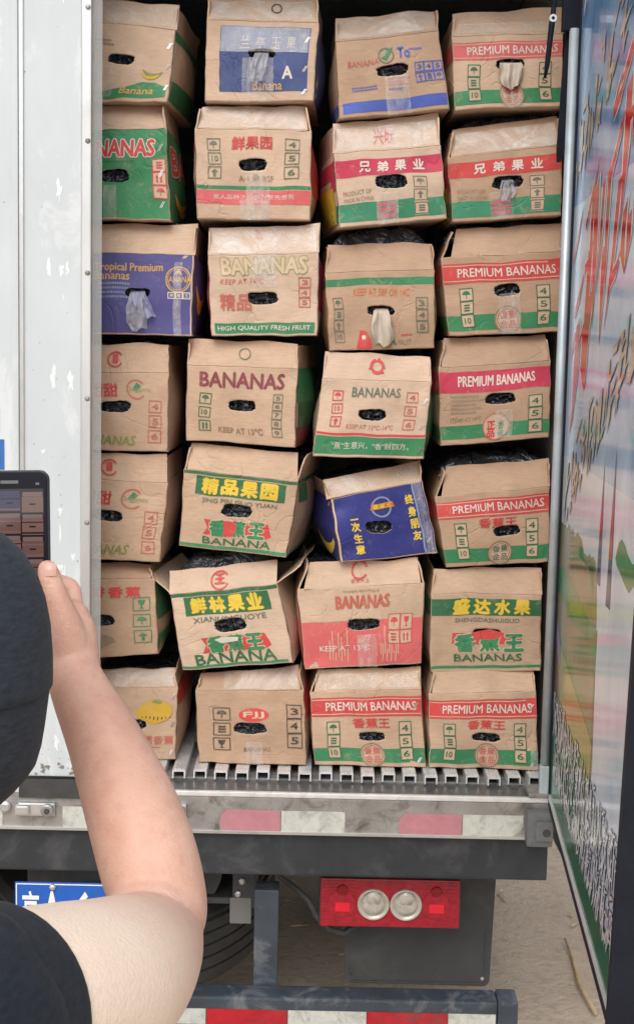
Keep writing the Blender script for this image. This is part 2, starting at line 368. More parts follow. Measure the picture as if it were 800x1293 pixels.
# closed left door
door = P1('closed_door', (XL, .0, .898), (-.569, .045, 3.0), 'white_door', .004)
def DP(name, a, b, mat, bev=0): return P1(name, a, b, mat, bev, door)
DP('edge_trim', (-.5685, -.006, .90), (-.546, .048, 3.0), 'aluminium', .003)
DP('trim_channel', (-.731, -.012, .915), (-.716, -.0005, 2.99), 'white_door', .003)
DP('trim_channel', (-.7155, -.006, .915), (-.705, -.0005, 2.99), 'aluminium', .001)
for z in (2.735, 2.432, 2.127, 1.83, 1.532, 1.23):
    part(G().lathe([(0, .0065), (.002, .006), (.004, .003), (.0045, 0)], (-.5535, -.0062, z), (0, -1, 0), 'sill_steel', 10), 'rivet', door)
part(G().box((-.5455, .006, .91), (-.522, .0085, 3.0), 'clear_seal'), 'rubber_seal', door)
# worn light smears and grime on the door skin
random.seed(12)
def blob(g, cx, cz, w, h, mat, y, seed):
    pts = []
    n = 18
    for i in range(n):
        t = 2*math.pi*i/n; r = .6+.75*noise.noise(Vector((math.cos(t)*1.4+seed*7.3, math.sin(t)*1.4, seed)))
        pts.append((cx+w*r*math.cos(t), cz+h*r*math.sin(t)))
    g.add([(a, y, b) for a, b in pts], [tuple(range(n))], mat)
g = G()
for i in range(34):
    zz = random.uniform(.95, 2.9); xx = random.choice([random.uniform(-.70, -.60), random.uniform(-.62, -.575), random.uniform(-.85, -.74)])
    blob(g, min(xx, -.588), zz, random.uniform(.003, .011), random.uniform(.008, .04)*random.choice((.5, 1, 1.5)), 'white_smear', -.0006, i)
part(g, 'scuff_marks', door, kind='stuff')
g = G()
for i in range(70):
    blob(g, random.uniform(-.84, -.575), random.choice([random.uniform(.91, 1.0), random.uniform(1, 2.9)]), random.uniform(.0008, .0026), random.uniform(.001, .003), 'grey_grime', -.0008, i+80)
for i in range(12): blob(g, random.uniform(-.70, -.575), random.uniform(.900, .93), random.uniform(.006, .012), random.uniform(.004, .010), 'grey_grime', -.0009, i+200)
part(g, 'grime_spots', door, kind='stuff')
# the blue character whose right end shows at the frame edge
v, f, asp = text2d('吕', .02)
part(G().add([(-.895+a*.142, -.0014, 1.655+b*.15) for a, b in v], f, 'door_blue'), 'door_lettering', door)
# lower bracket on closed door
P1('hinge_bracket', (-.79, -.02, .90), (-.725, -.0005, .955), 'sill_steel', .004)
# right door post
post = P1('door_post', (.588, .012, .875), (XR, .098, 3.0), 'galvanised', .006)
part(G().tube([(.5735, .0, .955), (.5735, .0, 2.71)], .0115, 'galvanised', 14), 'hinge_rod', smooth=True)
P1('hinge_sleeve', (.561, -.010, .872), (.587, .012, .953), 'galvanised', .004)
P1('rubber_gasket', (.5875, -.004, .88), (.5935, .010, 3.0), 'rubber')
# strap hanging at the top of the post
g = G()
for (pts, w) in (([(.572, .03, 3.0), (.570, .028, 2.75), (.562, .024, 2.60), (.556, .024, 2.44), (.553, .026, 2.41)], .0095),):
    vs = []; fs = []
    for i, (x, y, z) in enumerate(pts):
        ww = w*(1 if i < 4 else .5)
        vs += [(x-ww, y-.004, z), (x+ww, y-.004, z), (x+ww, y+.004, z), (x-ww, y+.004, z)]
    for i in range(len(pts)-1):
        for k in range(4): a = i*4; fs.append((a+k, a+(k+1) % 4, a+4+(k+1) % 4, a+4+k))
    fs += [(0, 3, 2, 1), tuple(len(vs)-4+q for q in range(4))]; g.add(vs, fs, 'black_strap')
st = part(g, 'hanging_strap')
part(G().box((.545, -.005, 2.705), (.592, .022, 3.0), 'black_strap', .004), 'strap_block', st)
part(G().tube([(.528, .02, 2.78), (.522, .012, 2.72), (.515, .012, 2.63), (.511, .014, 2.60)], [.005, .007, .006, .003], 'black_strap', 8), 'strap_tail', st, smooth=True)
part(G().lathe([(-.004, .004), (-.004, .009), (.004, .009), (.004, .004)], (.524, .010, 2.735), (0, 1, 0), 'staple_steel', 12), 'strap_buckle', st)
P1('bottom_hinge', (.535, -.012, .8715), (.586, .06, .884), 'sill_steel', .003)
# corner buffer block
g = G().box((.528, -.045, .757), (.594, -.0095, .846), 'block_rubber', .012)
o = part(g, 'corner_buffer', smooth=False)
part(G().box((.550, -.052, .775), (.592, -.0452, .825), 'block_rubber', .003), 'buffer_face', o)
part(G().lathe([(0, 0), (0, .010), (.0008, .010), (.0008, 0)], (.576, -.0522, .797), (0, -1, 0), 'rubber', 16), 'buffer_hole', o)
# dark cross beam
P1('rear_beam', (XL, .012, .652), (.592, .16, .7635), 'black_paint', .006)
P1('chassis_rail', (-.20, .17, .50), (-.14, 5.0, .64), 'under_grey', .004)
P1('chassis_rail', (-.96, .17, .50), (-.90, 5.0, .64), 'under_grey', .004)
# undercarriage bits behind the beam
def plate_hole(x0, x1, z0, z1, y, cx, r):
    g = G(); n = 14
    poly = [(x0, z1), (x0, z0), (cx-r*.6, z0)]
    arc = [(cx+r*math.cos(t), (z0+z1)/2+r*math.sin(t)) for t in [R(120+i*120/n) for i in range(n+1)]]
    g.prism([(x0, z0), (cx-r, z0)]+[(cx-r+.02*math.sin(math.pi*i/8), z0+(z1-z0)*i/8) for i in range(9)]+[(x0, z1)], y, y+.008, 'under_grey'); return g
part(plate_hole(-.42, -.20, .525, .645, .20, -.22, .03), 'cross_member')
P1('cross_member', (-.74, .19, .54), (-.44, .23, .62), 'under_grey', .004)
P1('bracket_arm', (-.30, .185, .505), (-.145, .30, .522), 'under_grey', .003)
P1('mount_tab', (-.206, .165, .46), (-.15, .1695, .53), 'pale_plate', .002)
for x, z in ((-.175, .575), (-.185, .54)):
    part(G().lathe([(0, .010), (.006, .009), (.008, .005), (.008, 0)], (x, .168, z), (0, -1, 0), 'aluminium', 6), 'bolt')
P1('number_plate_bracket', (-.60, .085, .60), (-.45, .10, .648), 'under_grey', .003)
# guard post and underrun guard
P1('guard_post', (-.137, .045, .30), (-.076, .11, .60), 'bumper_paint', .004)
P1('guard_post', (-1.03, .045, .30), (-.97, .11, .60), 'bumper_paint', .004)
gd = P1('underrun_guard', (-1.62, -.03, .245), (.475, .042, .352), 'bumper_paint', .008)
P1('end_cap', (.4752, -.034, .243), (.527, .044, .355), 'bumper_paint', .010, gd)
x = -1.20; k = 0
seg = [(-.98, -.76), (-.76, -.545), (-.545, -.335), (-.335, -.25), (-.25, -.047), (-.047, .150), (.150, .352), (.352, .472)]
for i, (a, b) in enumerate(seg):
    P1('reflective_tape', (a+.001, -.0325, .280), (b-.001, -.0302, .320), 'reflect_red' if i in (0, 2, 4, 6) else 'reflect_white', 0, gd)
# mud flap
g = G(); pl = [(.098, .66), (.098, .285)]+[(.098+.02-.02*math.cos(R(t)), .285-.02*math.sin(R(t))) for t in (30, 60, 90)]+[(.47, .262)]+[(.47+.02*math.sin(R(t)), .282-.02*math.cos(R(t))) for t in (30, 60, 90)]+[(.50, .66)]
g.prism(pl, .25, .258, 'mud_flap_rubber'); mf = part(g, 'mud_flap')
part(G().box((.115, .2475, .268), (.48, .2495, .273), 'mud_flap_rubber'), 'flap_rib', mf)
part(G().box((.474, .2475, .30), (.478, .2495, .42), 'mud_flap_rubber'), 'flap_rib', mf)
for x, z in ((.112, .42), (.112, .305), (.118, .29), (.47, .285)):
    part(G().lathe([(0, 0), (0, .005), (.001, .005), (.001, 0)], (x, .2490, z), (0, -1, 0), 'rubber' if x < .4 else 'aluminium', 8), 'flap_rivet', mf)
# tail lamp
lamp = P1('tail_lamp', (.026, .098, .486), (.389, .15, .622), 'black_paint', .004)
part(G().box((.030, .088, .491), (.385, .0978, .618), 'red_lens', .004), 'lens', lamp)
for x in (.165, .248):
    part(G().lathe([(0, .041), (.006, .041), (.009, .038), (.004, .035), (.0035, 0)], (x, .0878, .552), (0, -1, 0), 'chrome_cup', 28), 'reversing_light', lamp, smooth=True)
    part(G().lathe([(.0, .030), (.006, .026), (.010, .016), (.011, 0)], (x, .0838, .552), (0, -1, 0), 'clear_dome', 24), 'bulb_glass', lamp, smooth=True)
    part(G().lathe([(0, .020), (.004, .018), (.005, 0)], (x, .0775, .570), (0, -1, 0), 'clear_dome', 20), 'bulb_holder', lamp, smooth=True)
for k in range(13):
    zz = .4985+k*.0092; part(G().box((.034, .0868, zz), (.118, .0879, zz+.0035), 'red_lens'), 'lens_rib', lamp); part(G().box((.296, .0868, zz), (.381, .0879, zz+.0035), 'red_lens'), 'lens_rib', lamp)
for x in (.085, .325):
    part(G().lathe([(0, .036), (.0015, .036), (.0020, .033), (.0020, 0)], (x, .0867, .552), (0, -1, 0), 'red_lens', 26), 'lens_ring', lamp)
    part(G().lathe([(0, .014), (.0016, .013), (.0016, 0)], (x, .0846, .588), (0, -1, 0), 'lens_dark', 18), 'lens_spot', lamp)
    part(G().box((x-.018, .0828, .532), (x+.020, .0846, .556), 'lens_bright', .0008), 'lens_facet', lamp)
part(G().tube([(-.10, .22, .64), (-.075, .2, .575), (-.03, .19, .545), (.0, .18, .52), (.02, .18, .48), (.055, .19, .44), (.095, .2, .425), (.13, .2, .45)], .008, 'under_grey', 8), 'cable', smooth=True)
# number plate
np_ = P1('license_plate', (-.738, .028, .478), (-.298, .032, .615), 'plate_blue', .002)
g = G()
for a, b in (((-.735, .0268, .609), (-.301, .0279, .6115)), ((-.735, .0268, .4815), (-.301, .0279, .484)), ((-.735, .0268, .484), (-.7325, .0279, .609)), ((-.3035, .0268, .484), (-.301, .0279, .609))): g.box(a, b, 'plate_white')
part(g, 'plate_border', np_)
for s, x0, w in (('京', -.720, .043), ('A', -.666, .043), ('6', -.587, .040)):
    v, f, asp = text2d(s, .02); part(G().add([(x0+a*w, .0266, .503+b*.09) for a, b in v], f, 'plate_white'), 'plate_character', np_)
for z, r in ((.603, .009),): part(G().lathe([(0, r), (.004, r*.8), (.006, r*.4), (.006, 0)], (-.643, .0262, z), (0, -1, 0), 'aluminium', 12), 'bolt', np_)
# spare tyre slung flat under the frame, road wheels
def tyre(g, c, axis, Ro, w, ri):
    prof = [(-w*.36, ri), (-w*.5, ri+(Ro-ri)*.35), (-w*.5, Ro-.035), (-w*.44, Ro-.010)]
    for i in range(5):
        a = -w*.40+i*w*.8/5; b = a+w*.8/5
        prof += [(a+.004, Ro), (b-.004, Ro), (b-.003, Ro-.009), (b+.003, Ro-.009)]
    prof += [(w*.44, Ro-.010), (w*.5, Ro-.035), (w*.5, ri+(Ro-ri)*.35), (w*.36, ri)]
    g.lathe(prof, c, axis, 'rubber', 56); return g
sp = part(tyre(G(), (-.52, .62, .40), (0, -.22, 1), .42, .24, .21), 'spare_tyre')
part(G().lathe([(-.06, 0), (-.06, .12), (.02, .15), (.07, .21), (-.07, .21)], (-.52, .62, .40), (0, -.22, 1), 'under_grey', 32), 'rim', sp, smooth=True)
for cx in (.21, .42, -1.52, -1.31):
    w = part(tyre(G(), (cx, 1.35, .385), (1, 0, 0), .385, .19, .21), 'road_wheel')
    part(G().lathe([(-.09, .21), (-.03, .17), (-.03, .06), (.03, .05), (.03, .17), (.09, .21)], (cx, 1.35, .385), (1, 0, 0), 'under_grey', 28), 'rim', w, smooth=True)
P1('axle', (-1.3, 1.30, .335), (.2, 1.40, .435), 'under_grey', .02)

# ------------------------------------------------------------------ open right door with its printed glossy panel
def D(s, z, off=0):
    """point on the opened door: s metres from the hinge, z height, off towards the truck's left"""
    return (.588-.0745*s+.022*(s/1.18)*max(0, z-.86)-off, -.9972*s, z)
def dgrid(g, s0, z0, s1, z1, mat, off, ns=1, nz=6):
    vs = [D(s0+(s1-s0)*i/ns, z0+(z1-z0)*j/nz, off*.3) for j in range(nz+1) for i in range(ns+1)]
    g.add(vs, [(j*(ns+1)+i, j*(ns+1)+i+1, (j+1)*(ns+1)+i+1, (j+1)*(ns+1)+i) for j in range(nz) for i in range(ns)], mat)
def dslab(g, s0, z0, s1, z1, mat, o0, o1, nz=8):
    vs = []
    for j in range(nz+1):
        z = z0+(z1-z0)*j/nz
        vs += [D(s0, z, o0), D(s1, z, o0), D(s1, z, o1), D(s0, z, o1)]
    fs = [(0, 1, 2, 3), tuple(nz*4+q for q in (3, 2, 1, 0))]
    for j in range(nz):
        for k in range(4): fs.append((j*4+k, (j+1)*4+k, (j+1)*4+(k+1) % 4, j*4+(k+1) % 4))
    g.add(vs, fs, mat)
g = G(); dslab(g, .012, .862, 1.20, 2.98, 'white_door', -.042, -.006); od = part(g, 'open_door')
# the print is laid in strips of sky, the lowest paled by a painted-in reflection
g = G()
dgrid(g, .02, 2.30, 1.195, 2.975, 'art_sky_hi', .0012, 16, 10); dgrid(g, .02, 1.72, 1.195, 2.30, 'art_sky', .0012, 16, 10)
dgrid(g, .02, .885, 1.195, 1.72, 'art_sky_lo_sheen', .0012, 16, 14); pn = part(g, 'printed_panel', od)
def dpoly(pts, mat, off, name='printed_shape', g=None):
    gg = g or G(); gg.add([D(s, z, off*.3) for s, z in pts], [tuple(range(len(pts)))], mat)
    if g is None: part(gg, name, od)
def dstrip(top, bot, mat, off, name):
    """printed area between an upper and a lower edge, both given as (s, z) on the same s values"""
    g = G(); vs = []
    for (s, z1), (_, z0) in zip(top, bot): vs += [D(s, z0, off*.3), D(s, z1, off*.3)]
    g.add(vs, [(2*k, 2*k+2, 2*k+3, 2*k+1) for k in range(len(top)-1)], mat); part(g, name, od)
def prof(f, lo=.02, hi=1.19, n=40): return [(lo+(hi-lo)*k/n, f(lo+(hi-lo)*k/n)) for k in range(n+1)]
sm = lambda s, a, b: max(0, min(1, (s-a)/(b-a)))
ridge = lambda s: 1.565+.03*noise.noise(Vector((s*7, 1, 2)))+.012*noise.noise(Vector((s*25, 1, 2)))-.16*sm(s, .55, 1.1)
E_ = .76  # print stops here; paler colour beyond stands in for the closed door's reflection
edge = lambda s, z: z-.30*sm(s, .66, E_)**2
dstrip(prof(lambda s: edge(s, ridge(s)), hi=E_), prof(lambda s: 1.10, hi=E_), 'art_hill', .0018, 'printed_hills')
dstrip(prof(lambda s: ridge(s)-.012, .38, .64, 12), prof(lambda s: 1.53-.05*sm(s, .55, .64), .38, .64, 12), 'art_darkgreen', .0022, 'printed_wood')
dstrip(prof(lambda s: 1.45+.012*math.sin(s*9)-.06*sm(s, .5, 1.2), hi=.73), prof(lambda s: 1.15, hi=.73), 'art_field', .0022, 'printed_field')
dstrip(prof(lambda s: 1.385+.01*math.sin(s*13)-.05*sm(s, .5, 1.2), hi=.73), prof(lambda s: 1.30-.06*s, hi=.73), 'art_hill', .0026, 'printed_field')
dstrip(prof(lambda s: 1.29-.10*s, hi=.74), prof(lambda s: 1.12-.05*s, hi=.74), 'art_gold', .0030, 'printed_field')
dstrip(prof(lambda s: 1.28-1.0*(s-.02), .02, .14, 4), prof(lambda s: 1.12, .02, .14, 4), 'art_brown', .0034, 'printed_roof')
dstrip(prof(lambda s: 1.33-.6*(s-.03), .03, .12, 4), prof(lambda s: 1.28-.7*(s-.03), .03, .12, 4), 'art_violet', .0038, 'printed_roof')
dstrip(prof(lambda s: 1.155-.18*sm(s, .35, .75)), prof(lambda s: .885), 'art_field', .0024, 'printed_meadow')
dstrip(prof(lambda s: .935+.04*s), prof(lambda s: .885), 'art_darkgreen', .0034, 'printed_meadow')
dpoly([(.90, 1.60), (.93, 1.632), (.96, 1.642), (1.0, 1.636), (1.03, 1.625), (1.08, 1.617), (1.13, 1.622), (1.17, 1.612), (1.16, 1.595), (1.11, 1.585), (1.07, 1.566), (1.02, 1.572), (.97, 1.582), (.92, 1.59)], 'art_field', .0030, 'printed_island')
for s, w, z0, z1 in ((.70, .045, 1.52, 1.76), (.84, .05, 1.50, 1.79)):
    g = G(); dpoly([(s, z1), (s-w*.35, (z0+z1)/2), (s-w*.5, z0), (s+w*.6, z0), (s+w*.4, (z0+z1)/2)], 'art_navy', .0030, g=g)
    dpoly([(s, z1-.05), (s-w*.3, z0+.09), (s+w*.35, z0+.09)], 'art_red', .0034, g=g); part(g, 'printed_spire', od)
# slanted brush lettering (illegible in the photograph): strokes along rising base lines
def brush(g, s0, z0, s1, z1, hgt, nch, mat, off, thick, seed, under=None, q0=5, q1=7, fat=2.4, rim=.008):
    rnd = random.Random(seed); ang = math.atan2(z1-z0, s1-s0); L = math.hypot(s1-s0, z1-z0); cw = L/nch
    ca, sa = math.cos(ang), math.sin(ang)
    def mp(a, b): return (s0+a*ca-b*.12, z0+a*sa+b)
    for c in range(nch):
        for q in range(rnd.randint(q0, q1)):
            ax = c*cw+rnd.uniform(.05, .75)*cw; bz = rnd.uniform(-.4, .5)*hgt
            if rnd.random() < .45: ln = rnd.uniform(.35, .8)*cw; dx, dz = ln, ln*rnd.uniform(-.1, .35)
            else: ln = rnd.uniform(.35, .9)*hgt; dx, dz = -ln*rnd.uniform(-.1, .5), -ln
            ex, ez = ax+dx, max(-.55*hgt, min(.6*hgt, bz+dz)); t = thick*rnd.uniform(.6, 1.2)
            nx, nz = -(ez-bz), ex-ax; l = math.hypot(nx, nz) or 1; nx /= l; nz /= l; nx *= fat
            bend = rnd.uniform(-.8, .8)*t; mx, mz = (ax+ex)/2+nx*bend, (bz+ez)/2+nz*bend
            def stroke(tt, m, o):
                pts = [(ax+nx*tt*.8, bz+nz*tt*.8), (mx+nx*tt*.6, mz+nz*tt*.6), (ex, ez), (mx-nx*tt*.6, mz-nz*tt*.6), (ax-nx*tt*.5, bz-nz*tt*.5)]
                g.add([D(min(1.19, max(.022, mp(*p)[0])), min(2.97, mp(*p)[1]), o) for p in pts], [(0, 1, 3, 4), (1, 2, 3)], m)
            if under: stroke(t+rim, under, off+.00002*q)
            stroke(t, mat, off+.0003+.00002*q)
LT = 'printed_brush_lettering'
g = G(); brush(g, .04, 1.97, 1.10, 2.48, .40, 5, 'art_red', .0014, .020, 3, 'art_white', 7, 9, 2.3, .010); part(g, LT, od, kind='stuff')
g = G(); brush(g, .03, 2.40, 1.12, 2.78, .16, 8, 'art_beige', .0014, .013, 9, 'art_beige_dark', 6, 8, 2.0, .003); part(g, LT, od, kind='stuff')
g = G(); brush(g, .06, 1.62, 1.12, 2.06, .14, 9, 'art_beige', .0020, .012, 21, 'art_beige_dark', 6, 8, 2.0, .003); part(g, LT, od, kind='stuff')
g = G(); brush(g, .05, 2.78, 1.0, 2.93, .10, 7, 'art_white', .0010, .010, 33); part(g, LT, od, kind='stuff')
g = G(); brush(g, .04, 1.095, 1.14, 1.10, .11, 30, 'art_white', .0018, .0045, 41, 'art_navy', 9, 11, 1.5, .005); part(g, LT, od, kind='stuff')
g = G(); brush(g, .08, 1.0, 1.14, 1.0, .10, 28, 'art_white', .0018, .0045, 43, 'art_navy', 9, 11, 1.5, .005); part(g, LT, od, kind='stuff')
# frame of the door: black edge at the free end, thin border line and lower rim
g = G(); dslab(g, 1.196, .858, 1.222, 2.985, 'door_edge', -.075, .012); part(g, 'edge_frame', od)
g = G(); dslab(g, .014, .853, 1.195, .872, 'door_edge', -.044, .004); part(g, 'lower_rim', od)
g = G(); dslab(g, .014, .873, 1.195, .884, 'bright_aluminium', .0002, .0042); part(g, 'border_strip', od)
g = G(); dslab(g, .006, .872, .016, 2.98, 'door_edge', -.030, .005); part(g, 'edge_gasket', od)

# ------------------------------------------------------------------ banana cartons
# measured front panels in metres (x,z): top-left, top-right, bottom-right, bottom-left, flap top-left, flap top-right,
# hand hole (x, z, half width, half height), y of the front, how far the flap leans back
BOXES = {
 'r1c1': ((-0.615,2.742), (-0.37,2.726), (-0.386,2.551), (-0.626,2.551), (-0.617,2.809), (-0.362,2.788), (-0.499,2.652,0.031,0.012), 0.165, 0.035),
 'r1c2': ((-0.295,2.749), (-0.021,2.745), (-0.029,2.559), (-0.296,2.557), (-0.292,2.814), (-0.025,2.816), (-0.157,2.671,0.033,0.011), 0.16, 0.05),
 'r1c3': ((0.022,2.705), (0.272,2.738), (0.305,2.55), (0.033,2.52), (0.02,2.771), (0.269,2.798), (0.162,2.64,0.037,0.014), 0.17, 0.05),
 'r1c4': ((0.305,2.73), (0.579,2.742), (0.586,2.57), (0.319,2.55), (0.309,2.79), (0.583,2.813), (0.45,2.665,0.035,0.013), 0.19, 0.04),
 'r2c1': ((-0.646,2.477), (-0.389,2.49), (-0.377,2.268), (-0.654,2.266), (-0.653,2.546), (-0.399,2.555), (-0.517,2.375,0.035,0.015), 0.165, 0.05),
 'r2c2': ((-0.317,2.491), (-0.034,2.491), (-0.031,2.274), (-0.31,2.272), (-0.305,2.548), (-0.049,2.558), (-0.173,2.406,0.033,0.015), 0.15, 0.05),
 'r2c3': ((0.022,2.435), (0.286,2.464), (0.306,2.287), (0.041,2.257), (0.019,2.513), (0.28,2.546), (0.165,2.372,0.038,0.017), 0.16, 0.04),
 'r2c4': ((0.305,2.437), (0.584,2.472), (0.593,2.302), (0.321,2.28), (0.319,2.512), (0.579,2.551), (0.456,2.381,0.037,0.015), 0.19, 0.05),
 'r3c1': ((-0.595,2.185), (-0.319,2.184), (-0.323,1.985), (-0.594,1.985), (-0.598,2.259), (-0.312,2.262), (-0.454,2.09,0.031,0.012), 0.16, 0.045),
 'r3c2': ((-0.284,2.185), (-0.009,2.194), (-0.008,1.993), (-0.271,1.986), (-0.283,2.253), (-0.007,2.266), (-0.146,2.083,0.037,0.015), 0.155, 0.03),
 'r3c3': ((0.008,2.148), (0.279,2.162), (0.287,1.967), (0.022,1.955), (0.013,2.219), (0.274,2.23), (0.148,2.057,0.034,0.012), 0.17, 0.035),
 'r3c4': ((0.294,2.192), (0.595,2.216), (0.604,2.014), (0.321,1.999), (0.33,2.267), (0.6,2.286), (0.463,2.116,0.032,0.016), 0.185, 0.045),
 'r4c1': ((-0.642,1.892), (-0.376,1.894), (-0.378,1.692), (-0.645,1.698), (-0.644,1.959), (-0.381,1.965), (-0.51,1.806,0.038,0.014), 0.16, 0.025),
 'r4c2': ((-0.333,1.915), (-0.055,1.909), (-0.059,1.715), (-0.333,1.723), (-0.332,1.978), (-0.057,1.973), (-0.192,1.815,0.034,0.014), 0.15, 0.04),
 'r4c3': ((0.007,1.888), (0.277,1.883), (0.264,1.691), (-0.014,1.691), (0.012,1.954), (0.274,1.946), (0.133,1.8,0.034,0.014), 0.145, 0.03),
 'r4c4': ((0.298,1.921), (0.58,1.943), (0.581,1.749), (0.308,1.722), (0.311,1.993), (0.567,2.005), (0.455,1.846,0.037,0.015), 0.18, 0.035),
 'r5c1': ((-0.668,1.627), (-0.376,1.616), (-0.395,1.414), (-0.668,1.42), (-0.672,1.692), (-0.381,1.685), (-0.529,1.53,0.038,0.014), 0.155, 0.02),
 'r5c2': ((-0.336,1.652), (-0.049,1.628), (-0.074,1.437), (-0.348,1.457), (-0.321,1.716), (-0.051,1.698), (-0.201,1.551,0.037,0.016), 0.14, 0.03),
 'r5c3': ((0.034,1.584), (0.266,1.634), (0.31,1.447), (0.063,1.424), (0.014,1.628), (0.262,1.68), (0.155,1.516,0.032,0.015), 0.16, 0.06),
 'r5c4': ((0.296,1.594), (0.588,1.625), (0.593,1.432), (0.332,1.412), (0.328,1.667), (0.589,1.692), (0.483,1.512,0.033,0.013), 0.18, 0.04),
 'r6c1': ((-0.672,1.363), (-0.408,1.373), (-0.395,1.177), (-0.68,1.152), (-0.681,1.4), (-0.425,1.402), (-0.543,1.261,0.034,0.014), 0.155, 0.05),
 'r6c2': ((-0.369,1.331), (-0.096,1.369), (-0.05,1.166), (-0.335,1.135), (-0.373,1.387), (-0.098,1.425), (-0.213,1.259,0.040,0.018), 0.145, 0.03),
 'r6c3': ((-0.045,1.355), (0.275,1.375), (0.275,1.166), (-0.022,1.147), (-0.016,1.419), (0.258,1.434), (0.126,1.268,0.040,0.015), 0.145, 0.035),
 'r6c4': ((0.292,1.346), (0.577,1.352), (0.582,1.151), (0.3,1.14), (0.303,1.406), (0.577,1.415), (0.441,1.244,0.035,0.014), 0.165, 0.03),
 'r7c1': ((-0.574,1.083), (-0.349,1.087), (-0.351,0.887), (-0.573,0.88), (-0.574,1.119), (-0.359,1.128), (-0.461,0.99,0.034,0.014), 0.165, 0.05),
 'r7c2': ((-0.3,1.087), (-0.022,1.097), (-0.014,0.897), (-0.29,0.893), (-0.292,1.119), (-0.039,1.145), (-0.159,0.992,0.041,0.016), 0.14, 0.05),
 'r7c3': ((-0.009,1.087), (0.276,1.103), (0.291,0.897), (0.008,0.897), (0.011,1.142), (0.274,1.152), (0.152,0.979,0.034,0.011), 0.14, 0.03),
 'r7c4': ((0.294,1.093), (0.566,1.103), (0.582,0.895), (0.301,0.892), (0.309,1.152), (0.564,1.152), (0.445,0.979,0.035,0.012), 0.14, 0.03),
}
DEPTH = .40
class Carton:
    def __init__(s, key, label, card, yaw=0.0):
        q = BOXES[key]; s.key = key
        s.TL, s.TR, s.BR, s.BL, s.FL, s.FR, hole, s.y, s.lean = q
        s.seed = float(sum(ord(c)*(i+3) for i, c in enumerate(key)) % 97); s.yaw = yaw; s.card = card
        if key.startswith('r7'): s.BR = (s.BR[0], .898); s.BL = (s.BL[0], .898)
        s.loc = ((s.BL[0]+s.BR[0])/2, s.y, min(s.BL[1], s.BR[1]))
        s.t = thing('banana_carton', s.loc, label, 'carton', 'banana cartons stacked in the truck')
        s.W = (s.BR[0]-s.BL[0]+s.TR[0]-s.TL[0])/2; s.H = (s.TL[1]+s.TR[1]-s.BL[1]-s.BR[1])/2
        s.FH = (s.FL[1]+s.FR[1]-s.TL[1]-s.TR[1])/2
        u, v = .5, .5
        for _ in range(12):
            x, z = s.xz(u, v); u += (hole[0]-x)/s.W; v += (hole[1]-z)/s.H
        s.hu, s.hv, s.ha, s.hb = u, v, hole[2]/s.W, hole[3]/s.H
        s.rnd = random.Random(key); r_ = random.Random(key+'d')
        s.dents = [(r_.choice((r_.uniform(0, .12), r_.uniform(.88, 1), r_.uniform(.1, .9))), r_.choice((r_.uniform(0, .15), r_.uniform(.8, 1), r_.uniform(0, 1))), r_.uniform(.0025, .0065)*r_.choice((1, 1, -.5)), r_.uniform(.10, .19)) for _ in range(7)]
    def xz(s, u, v):
        return (s.BL[0]*(1-u)*(1-v)+s.BR[0]*u*(1-v)+s.TL[0]*(1-u)*v+s.TR[0]*u*v, s.BL[1]*(1-u)*(1-v)+s.BR[1]*u*(1-v)+s.TL[1]*(1-u)*v+s.TR[1]*u*v)
    def front(s, u, v, off=0.0):
        x, z = s.xz(u, v); sd = s.seed
        uc = min(1, max(0, u)); vc = min(1, max(0, v))
        bul = .0045*(1-(2*uc-1)**2)*(1-(2*vc-1)**2)
        d = bul+.0075*noise.noise(Vector((u*1.3, v*1.1, sd)))+.0035*noise.noise(Vector((u*3.0, v*2.4, sd+9)))
        for du, dv, dd, dr in s.dents:
            q = ((u-du)**2+((v-dv)*s.H/s.W)**2)/(dr*dr)
            if q < 4: d -= dd*math.exp(-q*1.6)
        x += .0035*noise.noise(Vector((u*2.0, v*5.0, sd+60))); z += .003*noise.noise(Vector((u*5.0, v*2.0, sd+66)))
        x += .004*noise.noise(Vector((u*1.6, v*1.6, sd+20))); z += .004*noise.noise(Vector((u*1.6, v*1.6, sd+31)))
        return (x, s.y+s.yaw*(u-.5)*s.W-d-off, z)
    def side(s, e, d, v, off=0.0):       # e = 0 left, 1 right ; d metres behind the front
        x, y, z = s.front(e, v); sg = 1 if e else -1
        x += sg*(off+.017*math.sin(math.pi*min(1, d/DEPTH))*(1-(2*v-1)**2)+.006*noise.noise(Vector((d*7, v*1.6, s.seed+50+e)))*min(1, d/.05)) - s.yaw*d
        return (x, y+d, z)
    def flap(s, a, b, off=0.0):
        x0, y0, z0 = s.front(a, 1.0); ia = .012
        xt = s.FL[0]*(1-a)+s.FR[0]*a; zt = s.FL[1]*(1-a)+s.FR[1]*a; yt = s.y+s.yaw*(a-.5)*s.W+s.lean
        n = .010*noise.noise(Vector((a*2.2, b*1.4, s.seed+70)))*b
        zt += .007*noise.noise(Vector((a*3.5, 2.0, s.seed+77)))
        bb = b*(1.15-.15*b)
        wx = .55+.45*b
        return (x0*(1-wx)+xt*wx, y0*(1-bb)+yt*bb-n-off+.0012*b, z0*(1-b)+zt*b)
    def fin(s, g, name, parent=None, smooth=True, **k): return g.done(name, parent or s.t, s.loc, smooth, **k)
